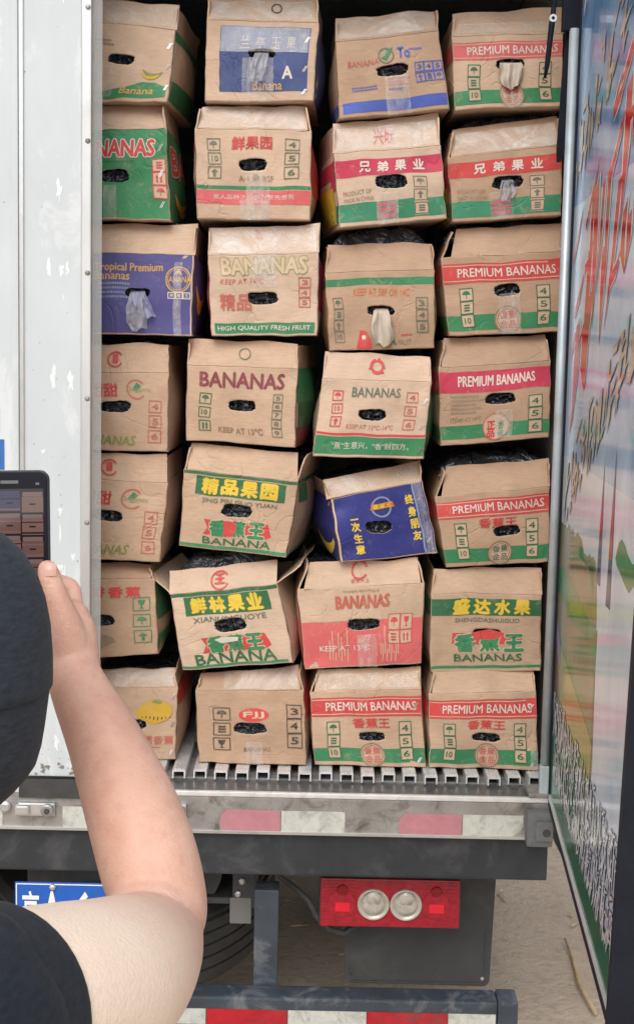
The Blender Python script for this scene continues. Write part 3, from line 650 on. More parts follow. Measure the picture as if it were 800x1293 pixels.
    # ---- shell
    def build(s, side_flaps=(True, True), splay=(.0, .0), liner=.0, fcut=(0.0, 1.0)):
        g = G(); c = s.card; n = 64; rings = [0, .04, .1, .18, .27, .36, .45, .54, .63, .72, .8, .87, .93, .97, 1.0]
        hp = []; op = []
        ins = .011
        for k in range(n):
            t = 2*math.pi*(k+.5)/n; ct, st = math.cos(t), math.sin(t)
            p = 3.2; r = (abs(ct)**p+abs(st)**p)**(-1/p)
            r *= s.hr(ct, st); hu, hv = s.hu+s.ha*r*ct, s.hv+s.hb*r*st
            hp.append((hu, hv))
            ax = math.atan2(st*s.hb*3.4, ct*s.ha*1.9); cx, cz = math.cos(ax), math.sin(ax)
            ts = []
            if cx > 1e-6: ts.append((1-ins-s.hu)/cx)
            if cx < -1e-6: ts.append((ins-s.hu)/cx)
            if cz > 1e-6: ts.append((1-ins-s.hv)/cz)
            if cz < -1e-6: ts.append((ins-s.hv)/cz)
            m = min(ts); op.append([s.hu+m*cx, s.hv+m*cz])
        for cu, cv in ((ins, ins), (1-ins, ins), (1-ins, 1-ins), (ins, 1-ins)):
            k = min(range(n), key=lambda i: (op[i][0]-cu)**2+(op[i][1]-cv)**2); op[k] = [cu, cv]
        vs = []; fs = []
        for q in rings:
            for k in range(n): vs.append(s.front(hp[k][0]*(1-q)+op[k][0]*q, hp[k][1]*(1-q)+op[k][1]*q))
        nr = len(rings)
        e1 = len(vs)
        for k in range(n):      # rounded edge
            u, v = op[k]; u2 = .5+(u-.5)*(.5-.004)/(.5-ins); v2 = .5+(v-.5)*(.5-.004)/(.5-ins); x, y, z = s.front(u2, v2); vs.append((x, y+.0010, z))
        for k in range(n):
            u, v = op[k]; u2 = .5+(u-.5)*.5/(.5-ins); v2 = .5+(v-.5)*.5/(.5-ins); x, y, z = s.front(u2, v2); vs.append((x, y+.0040, z))
        for j in range(nr+1):
            for k in range(n): a = j*n+k; b = j*n+(k+1) % n; fs.append((a, b, b+n, a+n))
        h0 = len(vs)            # thickness of the hole's edge
        for k in range(n): x, y, z = s.front(*hp[k]); vs.append((x, y+.006, z))
        for k in range(n): a = k; b = (k+1) % n; fs.append((b, a, h0+a, h0+b))
        g.add(vs, fs, c)
        nd, nv = 7, 6
        for e in (0, 1):
            ds = [.004, .0055, .010]+[.010+(DEPTH-.010)*i/nd for i in range(1, nd+1)]; vv = [0, .012]+[j/nv for j in range(1, nv)]+[.988, 1]; m = len(ds)
            vs = [s.side(e, d, v) for v in vv for d in ds]
            fs = [(j*m+i, j*m+i+1, (j+1)*m+i+1, (j+1)*m+i) for j in range(len(vv)-1) for i in range(m-1)]
            if e == 0: fs = [f[::-1] for f in fs]
            g.add(vs, fs, c)
        vs = []; m = 8
        for j in range(5):
            for i in range(m+1):
                x, y, z = s.front(i/m, 0); l = s.side(0, DEPTH*j/4, 0); r_ = s.side(1, DEPTH*j/4, 0)
                vs.append((l[0]*(1-i/m)+r_[0]*i/m, y+.004+(DEPTH-.004)*j/4, z))
        g.add(vs, [(j*(m+1)+i, (j+1)*(m+1)+i, (j+1)*(m+1)+i+1, j*(m+1)+i+1) for j in range(4) for i in range(m)], c)
        b0, b1, b2, b3 = s.side(0, DEPTH, 0), s.side(1, DEPTH, 0), s.side(1, DEPTH, 1), s.side(0, DEPTH, 1)
        g.add([b0, b1, b2, b3], [(0, 3, 2, 1)], c)
        s.body = s.fin(g, 'body')
        # front flap: a folded sheet with thickness
        g = G(); na, nb = 14, 5; A0, A1 = fcut; vs = []; fs = []
        for L in (0, 1):
            for j in range(nb+1):
                for i in range(na+1):
                    a = A0+(A1-A0)*i/na; x, y, z = s.flap(a, j/nb); vs.append((x, y+L*.0045, z))
        o = (na+1)*(nb+1)
        for j in range(nb):
            for i in range(na):
                a = j*(na+1)+i; fs.append((a, a+1, a+na+2, a+na+1)); fs.append((o+a+1, o+a, o+a+na+1, o+a+na+2))
        rim = [j*(na+1) for j in range(nb+1)]+[nb*(na+1)+i for i in range(1, na+1)]+[j*(na+1)+na for j in range(nb-1, -1, -1)]
        k0 = len(vs); vs += [vs[r_] for r_ in rim]+[vs[o+r_] for r_ in rim]; L_ = len(rim)
        fs += [(k0+k, k0+k+1, k0+L_+k+1, k0+L_+k) for k in range(L_-1)]
        s.front_flap = s.fin(g.add(vs, fs, c), 'front_flap')
        # side flaps
        for e in (0, 1):
            if not side_flaps[e]: continue
            g = G(); vs = []; fs = []; nd, nb = 6, 3; sg = 1 if e else -1
            top = (s.FL, s.FR)[e]; base = s.side(e, 0, 1)
            hgt = max(.02, top[1]-base[2]-.004); lean = (top[0]-base[0])*.7+sg*splay[e]
            for L in (0, 1):
                for j in range(nb+1):
                    for i in range(nd+1):
                        d = .004+(DEPTH-.01)*i/nd; x, y, z = s.side(e, d, 1); b = j/nb
                        w = .006*noise.noise(Vector((d*9, b*2, s.seed+90+e)))*b
                        vs.append((x+lean*b+w-sg*L*.004-sg*.001, y+.006*b*(1-i/nd), z-.001+hgt*b*(1-.10*(i == 0)+.05*noise.noise(Vector((d*8, s.seed, 5))))))
            o = (nd+1)*(nb+1)
            for j in range(nb):
                for i in range(nd): a = j*(nd+1)+i; fs.append((a, a+nd+1, a+nd+2, a+1)); fs.append((o+a, o+a+1, o+a+nd+2, o+a+nd+1))
            rim = [j*(nd+1) for j in range(nb+1)]+[nb*(nd+1)+i for i in range(1, nd+1)]
            k0 = len(vs); vs += [vs[r_] for r_ in rim]+[vs[o+r_] for r_ in rim]; L_ = len(rim)
            fs += [(k0+k, k0+k+1, k0+L_+k+1, k0+L_+k) for k in range(L_-1)]
            s.fin(g.add(vs, fs, c), 'side_flap')
        # black plastic liner swelling out of the top and seen through the hand hole
        g = G(); nu, nd = 40, 30; vs = []
        for j in range(nd+1):
            q = j/nd
            for i in range(nu+1):
                a = i/nu; fx, fy, fz = s.flap(a, 1); bx, by, bz = s.front(a, 1)
                d = .010+(DEPTH-.03)*max(0, (q-.22)/.78)
                ex = min(1, min(a, 1-a)*6+.12)**.5; t = min(1, q/.3); up = math.sin(t*math.pi/2)
                cr = noise.noise(Vector((a*7+s.seed, q*9, 1)))*.012+noise.noise(Vector((a*17+q*6, q*21, s.seed)))*.007
                xl = s.side(0, d, 1)[0]+.012; xr = s.side(1, d, 1)[0]-.012
                y = fy+.007+.030*(1-math.cos(t*math.pi/2))+max(0, q-.3)*(DEPTH-.06)+abs(cr)*.8*(1-q)
                vs.append((xl*(1-a)+xr*a, y, bz+(fz-bz)*.55+((fz-bz)*.45+liner)*ex*up-.004+cr*ex))
        g.add(vs, [(j*(nu+1)+i, j*(nu+1)+i+1, (j+1)*(nu+1)+i+1, (j+1)*(nu+1)+i) for j in range(nd) for i in range(nu)], 'black_plastic')
        vs = []; nu, nv = 22, 12
        for j in range(nv+1):
            for i in range(nu+1):
                u = s.hu+(i/nu-.5)*s.ha*3; v = s.hv+(j/nv-.5)*s.hb*3.4; x, y, z = s.front(u, v)
                vs.append((x, y+.017+.022*noise.noise(Vector((i*.36+s.seed, j*.55, 4)))+.011*noise.noise(Vector((i*.9, j*1.1, s.seed))), z))
        g.add(vs, [(j*(nu+1)+i, j*(nu+1)+i+1, (j+1)*(nu+1)+i+1, (j+1)*(nu+1)+i) for j in range(nv) for i in range(nu)], 'black_plastic')
        s.fin(g, 'plastic_liner')
        return s
    # ---- flat print, laid on the warped cardboard and cut away at the hand hole
    def hr(s, ct, st): return 1+.10*noise.noise(Vector((ct*1.1, st*1.1, s.seed+5)))+.09*noise.noise(Vector((ct*3.4, st*3.4, s.seed)))
    def inhole(s, u, v):
        a, b = (u-s.hu)/s.ha, (v-s.hv)/s.hb; l = math.hypot(a, b)
        if l < 1e-6: return 0
        return (abs(a)**3.2+abs(b)**3.2)**(1/3.2)/s.hr(a/l, b/l)
    def clip(s, uv, fs):
        r = [s.inhole(u, v) for u, v in uv]
        if min(r) >= 1: return uv, fs
        keep = [f for f in fs if max(r[i] for i in f) > 1.0]
        out = [(u, v) if q >= 1 else (s.hu+(u-s.hu)/max(q, .05), s.hv+(v-s.hv)/max(q, .05)) for (u, v), q in zip(uv, r)]
        return out, keep
    def grid(s, g, fn, u0, v0, u1, v1, mat, off, nu=None, nv=None):
        nu = nu or max(1, round(abs(u1-u0)*16)); nv = nv or max(1, round(abs(v1-v0)*12)); on = fn == s.front
        if on and u0 < s.hu+s.ha and u1 > s.hu-s.ha and v0 < s.hv+s.hb and v1 > s.hv-s.hb: nu *= 4; nv *= 4
        uv = [(u0+(u1-u0)*i/nu, v0+(v1-v0)*j/nv) for j in range(nv+1) for i in range(nu+1)]
        fs = [(j*(nu+1)+i, j*(nu+1)+i+1, (j+1)*(nu+1)+i+1, (j+1)*(nu+1)+i) for j in range(nv) for i in range(nu)]
        if on: uv, fs = s.clip(uv, fs)
        g.add([fn(u, v, off) for u, v in uv], fs, mat)
    def band(s, u0, v0, u1, v1, mat, side=None, off=.0008, name='print_band', sd=.395):
        g = G(); s.grid(g, s.front, max(u0, .006), max(v0, .006), min(u1, .994), min(v1, .994), mat, off)
        if side is not None:
            s.grid(g, lambda d, v, o: s.side(side, d, v, o), .004, v0, sd, v1, mat, off+.0004, 9)
        return s.fin(g, name)
    def sband(s, e, d0, v0, d1, v1, mat, off=.0010):
        g = G(); s.grid(g, lambda d, v, o: s.side(e, d, v, o), d0, v0, d1, v1, mat, off, 9); return s.fin(g, 'side_print')
    def fband(s, a0, b0, a1, b1, mat, off=.0008, name='print_band'):
        g = G(); s.grid(g, s.flap, a0, b0, a1, b1, mat, off); return s.fin(g, name)
    def put(s, g, vs, fs, mat, fn, off):
        """place 2-d outline geometry, splitting long edges so it follows the warp"""
        bm = bmesh.new(); bv = [bm.verts.new((a*s.W, b*s.H, 0)) for a, b in vs]
        for f in fs:
            try: bm.faces.new([bv[i] for i in f])
            except ValueError: pass
        bm.normal_update(); bmesh.ops.triangulate(bm, faces=bm.faces[:])
        for _ in range(2):
            le = [e for e in bm.edges if e.calc_length() > .016]
            if not le: break
            bmesh.ops.subdivide_edges(bm, edges=le, cuts=1); bmesh.ops.triangulate(bm, faces=[f for f in bm.faces if len(f.verts) > 3])
        bm.verts.index_update()
        uv = [(v.co.x/s.W, v.co.y/s.H) for v in bm.verts]; fs = [[v.index for v in f.verts] for f in bm.faces]; bm.free()
        if fn == s.front: uv, fs = s.clip(uv, fs)
        if fs: g.add([fn(u, v, off) for u, v in uv], fs, mat)
    def text(s, t, u0, v0, u1, v1, mat, bold=.02, off=.0016, fn=None, shear=0, outline=None, g=None, rot=0):
        v, f, asp = text2d(t, 0.0); fn = fn or s.front; gg = g or G(); h = v1-v0
        def mp(a, b): return (u0+(u1-u0)*a+shear*(b-.5)*h, v0+h*b+rot*(a-.5))
        def lay(d, n, m, o):          # heavier strokes: the outline laid down again with small shifts
            for k in range(n):
                t_ = 2*math.pi*k/n; dx = d*math.cos(t_)*h*s.H/s.W; dy = d*math.sin(t_)*h
                s.put(gg, [(p[0]+dx, p[1]+dy) for p in (mp(a, b) for a, b in v)], f, m, fn, o+.00004*k)
        if outline: lay(bold*1.3+.06, 8, outline, off-.0006)
        if bold > .008: lay(bold*1.3, 4, mat, off)
        else: lay(0, 1, mat, off)
        if g is None: return s.fin(gg, 'lettering')
    def ring(s, g, u, v, r, t, mat, off=.0014, fn=None, a0=0, a1=360, n=28):
        fn = fn or s.front; rv = s.W/(s.FH if fn == s.flap else s.H); vs = []; full = (a1-a0) >= 360
        for k in range(n+(0 if full else 1)):
            an = R(a0+(a1-a0)*k/n)
            for q in (r, r-t): vs.append((u+q*math.cos(an), v+q*rv*math.sin(an)))
        m = len(vs); fs = [(2*k, (2*k+2) % m, (2*k+3) % m, 2*k+1) for k in range(n)]
        g.add([fn(a, b, off) for a, b in vs], fs, mat)
    def disc(s, g, u, v, ru, rv, mat, off=.0014, fn=None, n=24):
        fn = fn or s.front; s.put(g, [(u+ru*math.cos(2*math.pi*k/n), v+rv*math.sin(2*math.pi*k/n)) for k in range(n)], [tuple(range(n))], mat, fn, off)
    def poly(s, g, pts, mat, off=.0014, fn=None): s.put(g, pts, [tuple(range(len(pts)))], mat, fn or s.front, off)
    def frame(s, g, u0, v0, u1, v1, mat, t=.008, off=.0014, fn=None):
        tv = t*s.W/s.H; fn = fn or s.front
        for a in ((u0, v0, u1, v0+tv), (u0, v1-tv, u1, v1), (u0, v0+tv, u0+t, v1-tv), (u1-t, v0+tv, u1, v1-tv)): s.grid(g, fn, *a, mat, off)
    def icon(s, g, kind, u0, v0, u1, v1, mat, off=.0014):
        def m(pts): return [(u0+(u1-u0)*a, v0+(v1-v0)*b) for a, b in pts]
        if kind == 'umbrella':
            s.poly(g, m([(.5+.4*math.cos(R(a)), .5+.38*math.sin(R(a))) for a in range(0, 181, 20)]), mat, off); s.poly(g, m([(.46, .12), (.54, .12), (.54, .5), (.46, .5)]), mat, off)
        elif kind == 'arrow': s.poly(g, m([(.38, .1), (.62, .1), (.62, .55), (.85, .55), (.5, .92), (.15, .55), (.38, .55)]), mat, off)
        elif kind == 'glass':
            s.poly(g, m([(.2, .9), (.8, .9), (.72, .55), (.55, .42), (.55, .2), (.75, .1), (.25, .1), (.45, .2), (.45, .42), (.28, .55)]), mat, off)
        elif kind == 'arrows':
            for x in (.3, .7): s.poly(g, m([(x-.08, .1), (x+.08, .1), (x+.08, .6), (x+.16, .6), (x, .9), (x-.16, .6), (x-.08, .6)]), mat, off)
        elif kind == 'stack':
            for y in (.15, .42, .68): s.poly(g, m([(.2, y), (.8, y), (.8, y+.16), (.2, y+.16)]), mat, off)
        else: s.text(kind, u0+(u1-u0)*.16, v0+(v1-v0)*.2, u1-(u1-u0)*.16, v1-(v1-v0)*.2, mat, .015, off, g=g)
    def panel(s, items, u0, v0, u1, v1, mat, gap=0, bg=None, name='handling_icons', t=.008, horiz=False):
        g = G(); n = len(items)
        if bg: s.grid(g, s.front, u0, v0, u1, v1, bg, .0012)
        for i, it in enumerate(items):
            if horiz: a = u0+(u1-u0)*i/n; b = (a+gap/2, v0, u0+(u1-u0)*(i+1)/n-gap/2, v1)
            else: h = (v1-v0)/n; b = (u0, v1-h*(i+1)+gap/2, u1, v1-h*i-gap/2)
            s.frame(g, *b, mat, t, .0018); p = (b[2]-b[0])*.14; q = (b[3]-b[1])*.12
            s.icon(g, it, b[0]+p, b[1]+q, b[2]-p, b[3]-q, mat, .0018)
        return s.fin(g, name)
    def numbers(s, digits, u0, v0, u1, v1, mat, gap=0, bg=None, **k): return s.panel(list(digits), u0, v0, u1, v1, mat, gap, bg, 'size_numbers', **k)
    def tape(s, u0, v0, u1, v1, mat='clear_tape', off=.0026):
        g = G(); n = 8; m = 12; vs = []
        for j in range(m+1):
            for i in range(n+1):
                u = u0+(u1-u0)*i/n+.006*noise.noise(Vector((j*.7, i*.3, s.seed))); v = v0+(v1-v0)*j/m
                vs.append(s.front(u, v, off+.0008*noise.noise(Vector((i*.9, j*.9, s.seed)))))
        g.add(vs, [(j*(n+1)+i, j*(n+1)+i+1, (j+1)*(n+1)+i+1, (j+1)*(n+1)+i) for j in range(m) for i in range(n)], mat); return s.fin(g, 'tape_strip')
    def ftape(s, a0, b0, a1, b1, mat='white_tape', off=.0026):
        g = G(); n = 14; m = 5; vs = []
        for j in range(m+1):
            for i in range(n+1):
                e = .03*noise.noise(Vector((i*.6, j*.2, s.seed+3)))
                vs.append(s.flap(a0+(a1-a0)*i/n, b0+(b1-b0)*j/m+e, off+.0008*noise.noise(Vector((i*.9, j*.9, s.seed)))))
        g.add(vs, [(j*(n+1)+i, j*(n+1)+i+1, (j+1)*(n+1)+i+1, (j+1)*(n+1)+i) for j in range(m) for i in range(n)], mat); return s.fin(g, 'tape_strip')
    def staples(s, u, vv):
        for v in vv:
            for k in range(2):
                g = G(); a = .018; w = .006; uu_ = u+k*.014
                g.add([s.front(uu_-a, v-.035, .0022), s.front(uu_-a+w, v-.042, .0022), s.front(uu_+a, v+.030, .0034), s.front(uu_+a-w, v+.036, .0034)], [(0, 1, 2, 3)], 'staple_steel'); s.fin(g, 'staple', smooth=False)
    def tongue(s, w, length, mat, lean=0.0, flare=1.0, name='paper_wrap', z0=.0):
        """crumpled sheet pulled out through the hand hole and hanging down the front"""
        g = G(); n, m = 18, 20; vs = []
        for j in range(m+1):
            q = j/m
            for i in range(n+1):
                a = i/n-.5; ww = w*(.78+.30*math.sin(q*2.6)+(flare-1)*q)
                edge = .06*noise.noise(Vector((q*3.2, 3.0*(i > n/2), s.seed)))
                u = s.hu+a*ww*(1+edge*2)+lean*q+.018*noise.noise(Vector((q*2.5, 0, s.seed))); v = s.hv+s.hb*.5-q*length*(1+.16*noise.noise(Vector((a*3.0, s.seed, 2)))-.30*abs(a)*q)
                ple = .0075*math.sin(a*(11+3*math.sin(s.seed))+2.2*q+s.seed)*min(1, q*3)+.006*noise.noise(Vector((a*5, q*2.2, s.seed+4)))
                out = -.014 if j == 0 else (-.004 if j == 1 else .005+.010*math.sin(min(1, q*1.6)*math.pi*.5)+ple)
                vs.append(s.front(u, v, max(out, .0032) if j > 1 else out))
        g.add(vs, [(j*(n+1)+i, j*(n+1)+i+1, (j+1)*(n+1)+i+1, (j+1)*(n+1)+i) for j in range(m) for i in range(n)], mat); return s.fin(g, name)
    def banana(s, g, u, v, w, h, mat='yellow', fn=None, off=.0016, flip=1):
        pts = []
        for k in range(9): t = R(200+k*16); pts.append((u+flip*w*math.cos(t)*1.0, v+h*(math.sin(t)+.55)))
        for k in range(8, -1, -1): t = R(200+k*16); pts.append((u+flip*w*math.cos(t)*.92, v+h*(math.sin(t)*.55+.45)))
        s.poly(g, pts, mat, off, fn)
    def lines(s, u0, v0, u1, v1, n, mat):
        g = G(); r = s.rnd
        for i in range(n):
            y = v1-(v1-v0)*(i+.5)/n; x = u0; e = u1-r.uniform(0, .3)*(u1-u0); hh = (v1-v0)/n*.5
            while x < e: w = r.uniform(.008, .02); s.grid(g, s.front, x, y-hh/2, x+w, y+hh/2, mat, .0014, 1, 1); x += w+.006
        return s.fin(g, 'small_print')
    def emblem_round(s, u, v, r, mat, fill=None, bars=None):
        g = G()
        if fill: s.disc(g, u, v, r, r*s.W/s.H, fill, .0018)
        s.ring(g, u, v, r, .014, mat, .0022); s.ring(g, u, v, r*.8, .008, mat, .0022)
        for k in range(2):
            s.text('香蕉' if k else '金品', u-r*.62, v-r*.62*s.W/s.H+k*r*.68*s.W/s.H, u+r*.62, v-r*.05*s.W/s.H+k*r*.68*s.W/s.H, bars or mat, .02, .0022, g=g)
        return s.fin(g, 'emblem')
def C(key, label, card, yaw=0.0, **k): return Carton(key, label, 'cardboard%d' % card, yaw).build(**k)
def premium(b, band='red', left=0, chars=True, mark='456', em='fadedred', ic='deepgreen', lower=.25, serif='white'):
    b.band(0, .66, 1, .91, band, side=left); b.band(0, .875, 1, .888, 'cardboard1', off=.0012, name='print_line'); b.band(0, .685, 1, .698, 'cardboard1', off=.0012, name='print_line')
    b.text('PREMIUM BANANAS', .13, .735, .95, .845, serif, .012)
    b.band(0, .06, 1, lower, 'green', side=left)
    b.panel(['umbrella', 'stack', '10'], .13, .10, .245, .60, ic, bg='cardboard1'); b.numbers(mark, .78, .09, .895, .60, ic, bg='cardboard1')
    if chars: b.text('香蕉王', .36, .52, .70, .64, 'red', .02)
    b.emblem_round(.53, .17, .115, 'brownink', 'cardboard1', em)
# --- row 1 (top)
b = C('r1c1', 'carton with green wave and small banana drawing, topmost beside the closed door', 1, yaw=-0.05, liner=0)
b.lines(.12, .70, .42, .80, 2, 'brownink'); b.lines(.10, .60, .3, .66, 1, 'fadedgreen')
g = G(); b.poly(g, [(.0, .03), (.96, .07), (.96, .20), (.86, .26), (.72, .27), (.55, .20), (.3, .14), (0, .10)], 'green', .0010); b.fin(g, 'print_band')
b.text('Banana', .50, .11, .84, .20, 'gold', .02, shear=.2)
g = G(); b.banana(g, .82, .40, .11, .13, 'olive'); b.banana(g, .80, .36, .10, .12, 'mustard', off=.0019); b.fin(g, 'printed_banana')
b.sband(1, .01, .03, .38, .30, 'green'); b.sband(1, .01, .86, .38, 1.0, 'green')
b.tape(.22, .0, .42, .45); b.staples(.955, (.78, .5, .2)); b.ftape(0, .1, 1, .9, 'clear_tape')
b = C('r1c2', 'carton with a big blue printed panel and frosted tape across it, top row', 1, yaw=-0.03, liner=-.02)
b.band(.13, .12, .93, .93, 'steel'); b.band(.14, .62, .92, .92, 'paleblue', off=.0013)
for i, t in enumerate('兰亭玉果'): b.text(t, .32+i*.135, .66, .40+i*.135, .80, 'white', .0)
b.text('A', .70, .28, .79, .44, 'white', .03); b.text('Banana', .44, .14, .70, .26, 'gold', .01)
b.tape(.34, .0, .62, .55); b.tongue(.15, .44, 'white_film', -.03, 1.0, 'plastic_film'); b.staples(.90, (.78, .42, .12)); b.ftape(.03, .05, .97, .85); b.tape(.13, .62, .93, .93)
b.sband(1, .006, .0, .38, .9, 'steel')
g = G(); b.ring(g, .63, .55, .05, .012, 'dark', .003, b.flap); b.fin(g, 'recycling_mark')
b = C('r1c3', 'carton with green leaf mark and blue stripe along its foot, top row', 2, yaw=0.03, liner=-.02)
b.band(.04, .055, .99, .20, 'blue', side=0)
b.text('BANANA', .11, .66, .40, .735, 'fadedred', .01, rot=.02); b.text('To', .58, .70, .70, .84, 'blue', .03, shear=.1); b.lines(.70, .78, .82, .83, 1, 'blue')
g = G(); b.ring(g, .47, .76, .075, .014, 'greygreen'); b.poly(g, [(.42, .74), (.47, .70), (.55, .86), (.49, .83), (.46, .76)], 'green', .002); b.fin(g, 'leaf_emblem')
b.panel(['3', '4', '5'], .73, .50, .99, .63, 'blue', horiz=True, name='size_numbers'); b.panel(['arrow', 'stack', 'umbrella'], .73, .37, .99, .495, 'blue', horiz=True)
b.lines(.13, .33, .37, .40, 2, 'blue'); b.lines(.47, .36, .68, .47, 3, 'fadedred'); b.lines(.47, .30, .68, .35, 1, 'blue')
b.tape(.44, .0, .66, .48); b.ftape(.02, .08, .98, .95)
b = C('r1c4', 'top row red banded carton with crumpled beige paper pulled through its hand hole', 1, liner=-.02)
premium(b, 'pinkred', 0, chars=False); b.tongue(.24, .40, 'beige_paper', .02, .75); b.ftape(.05, .1, .95, .5, 'clear_tape'); b.tape(.44, 0, .62, .2)
# --- row 2
b = C('r2c1', 'bright green carton with large red lettering beside the closed door', 1, liner=0.012)
b.band(0, .02, 1, 1, 'green', side=1)
b.text('BANANAS', .12, .70, .88, .88, 'red', .035, outline='white'); b.lines(.38, .63, .78, .66, 1, 'deepgreen')
b.panel(['stack', 'arrows', 'umbrella'], .855, .24, .985, .66, 'red', bg='cream')
g = G(); fn = lambda d, v, o: b.side(1, d*.40, v, o)
b.text('BA', .10, .52, .62, .80, 'red', .03, .003, fn=fn, g=g, outline='white'); b.fin(g, 'lettering')
g = G(); b.banana(g, .40, .26, .3, .24, 'yellow', fn, .003); b.banana(g, .5, .2, .3, .2, 'mustard', fn, .0036); b.fin(g, 'printed_banana')
b.tape(.40, .0, .52, .4); b.staples(.93, (.78, .5, .18)); b.tape(.05, .3, .2, 1.0)
b = C('r2c2', 'carton with three red characters on top and pink band low down, second row', 1, yaw=0.02, liner=-.02)
b.text('鲜果园', .33, .78, .66, .92, 'red', .02); b.band(0, .335, 1, .375, 'green', side=0); b.band(0, .17, 1, .325, 'rose', side=0); b.text('果人品种之品质为要先香蕉', .15, .225, .85, .28, 'white', .0)
b.panel(['umbrella', '10', 'arrow'], .11, .44, .23, .91, 'greygreen', gap=.02); b.numbers('456', .77, .44, .90, .91, 'greygreen', gap=.02)
b.text('A·1 果 BSF', .38, .42, .68, .50, 'brownink', .0); b.sband(0, .005, .76, .38, .95, 'red'); b.sband(1, .005, .3, .38, .95, 'red')
b.tape(.44, .0, .64, .5); b.ftape(.02, .05, .98, .95); b.tape(.38, 0, .62, .22)
def brothers(b, band, ctop):
    b.band(0, .66, 1, .89, band, side=0)
    for i, t in enumerate('兄弟果业'): b.text(t, .23+i*.165, .71, .33+i*.165, .85, 'white', .03)
    b.band(0, .06, 1, .31, 'teal', side=0); b.panel(['umbrella', 'arrow', 'stack'], .71, .08, .84, .62, 'greygreen', gap=.02, bg='cardboard1')
    b.text('PRODUCT OF', .06, .42, .32, .48, 'faint', .0); b.text('MADE IN CHINA', .06, .33, .34, .39, 'faint', .0)
    g = G()
    for k in range(3): b.grid(g, b.front, .37, .08+k*.08, .54, .135+k*.08, 'crimson', .0020)
    b.fin(g, 'emblem')
    b.sband(0, .005, .5, .05, .9, band); b.sband(0, .03, .06, .38, .55, 'yellow', .0014); b.tape(.36, .0, .56, .42); b.ftape(.03, .05, .97, .8)
b = C('r2c3', 'carton with four pale characters on crimson band, beside the three character carton', 3, yaw=0.1, liner=0.014); brothers(b, 'crimson', 0)
g = G(); b.text('兴旺', .38, .2, .58, .8, 'crimson', .0, .0022, fn=b.flap, g=g); b.fin(g, 'lettering')
b = C('r2c4', 'carton with four pale characters on red band, next to the door post', 2, liner=0.018); brothers(b, 'red', 0); b.tongue(.12, .34, 'white_film', -.02, 1.0, 'plastic_film')
# --- row 3
b = C('r3c1', 'violet blue carton with gold lettering and a white bag hanging from its hand hole', 1, liner=0.012)
b.band(0, .02, .985, 1, 'purple', side=1); b.band(.985, 0, 1, 1, 'cream', off=.0013, name='print_line')
b.text('Tropical Premium', .11, .76, .73, .88, 'gold', .02); b.text('Bananas', .11, .68, .42, .78, 'gold', .02); b.lines(.14, .44, .46, .66, 4, 'paleblue')
g = G(); b.ring(g, .87, .69, .115, .012, 'gold'); b.ring(g, .87, .69, .095, .006, 'gold'); b.text('BANANA', .76, .655, .98, .725, 'gold', .02, .0022, g=g); b.poly(g, [(.83, .74), (.87, .82), (.91, .74), (.87, .76)], 'gold', .002); b.fin(g, 'emblem')
b.panel(['果', '香', '王'], .78, .46, .98, .54, 'white', horiz=True)
b.tongue(.16, .52, 'white_film', .0, 1.2, 'plastic_film'); b.tongue(.12, .36, 'violet_film', .10, 1.3, 'plastic_film')
g = G(); fn = lambda d, v, o: b.side(1, d*.4, v, o); b.banana(g, .2, .5, .15, .5, 'yellow', fn, .003); b.fin(g, 'printed_banana'); b.tape(.83, 0, .9, .9)
b = C('r3c2', 'carton with faded green outlined lettering and green strip along its foot', 3, liner=-.01)
b.text('BANANAS', .12, .76, .90, .96, 'cream', .03, outline='fadedgreen'); b.text('KEEP AT 14℃', .10, .64, .50, .71, 'fadedred', .0)
b.text('精品', .10, .32, .38, .52, 'fadedred', .02); b.numbers('345', .82, .34, .93, .71, 'fadedred'); b.band(.04, .03, .97, .16, 'green'); b.text('HIGH QUALITY FRESH FRUIT', .07, .06, .93, .125, 'white', .01)
b.sband(0, .004, .0, .38, 1, 'crimson'); b.sband(1, .004, .3, .38, 1, 'crimson')
b.ftape(.02, .05, .98, .98); b.tape(.4, .6, .62, 1.0); b.text('冠军', .42, .55, .58, .9, 'rose', .0, fn=b.flap)
b = C('r3c3', 'carton with one thin green line, orange temperature lettering and torn white paper patch', 2, yaw=0.02, liner=0.04)
b.band(.0, .82, 1, .91, 'green', side=0); b.text('KEEP AT 58F OR 14C', .26, .68, .77, .77, 'orange', .0)
b.panel(['umbrella', 'stack', 'arrow', '10'], .06, .10, .15, .68, 'greygreen', t=.006); b.numbers('345', .83, .20, .94, .66, 'greygreen')
g = G(); b.poly(g, [(.26, .02), (.41, .02), (.39, .14), (.36, .24), (.30, .25)], 'red', .0012); b.disc(g, .33, .16, .02, .03, 'white', .002); b.fin(g, 'printed_fruit')
b.text('A', .56, .06, .63, .19, 'green', .04); b.text('FRUIT', .65, .05, .78, .12, 'brownink', .0); b.lines(.68, .16, .8, .2, 1, 'red')
b.tongue(.17, .50, 'beige_paper', .02, 1.15)
b = C('r3c4', 'red banded carton in third row from the top, beside the door post', 2, liner=0.012, fcut=(.02, 1)); premium(b, 'red', chars=False); b.tape(.46, .0, .64, .5)
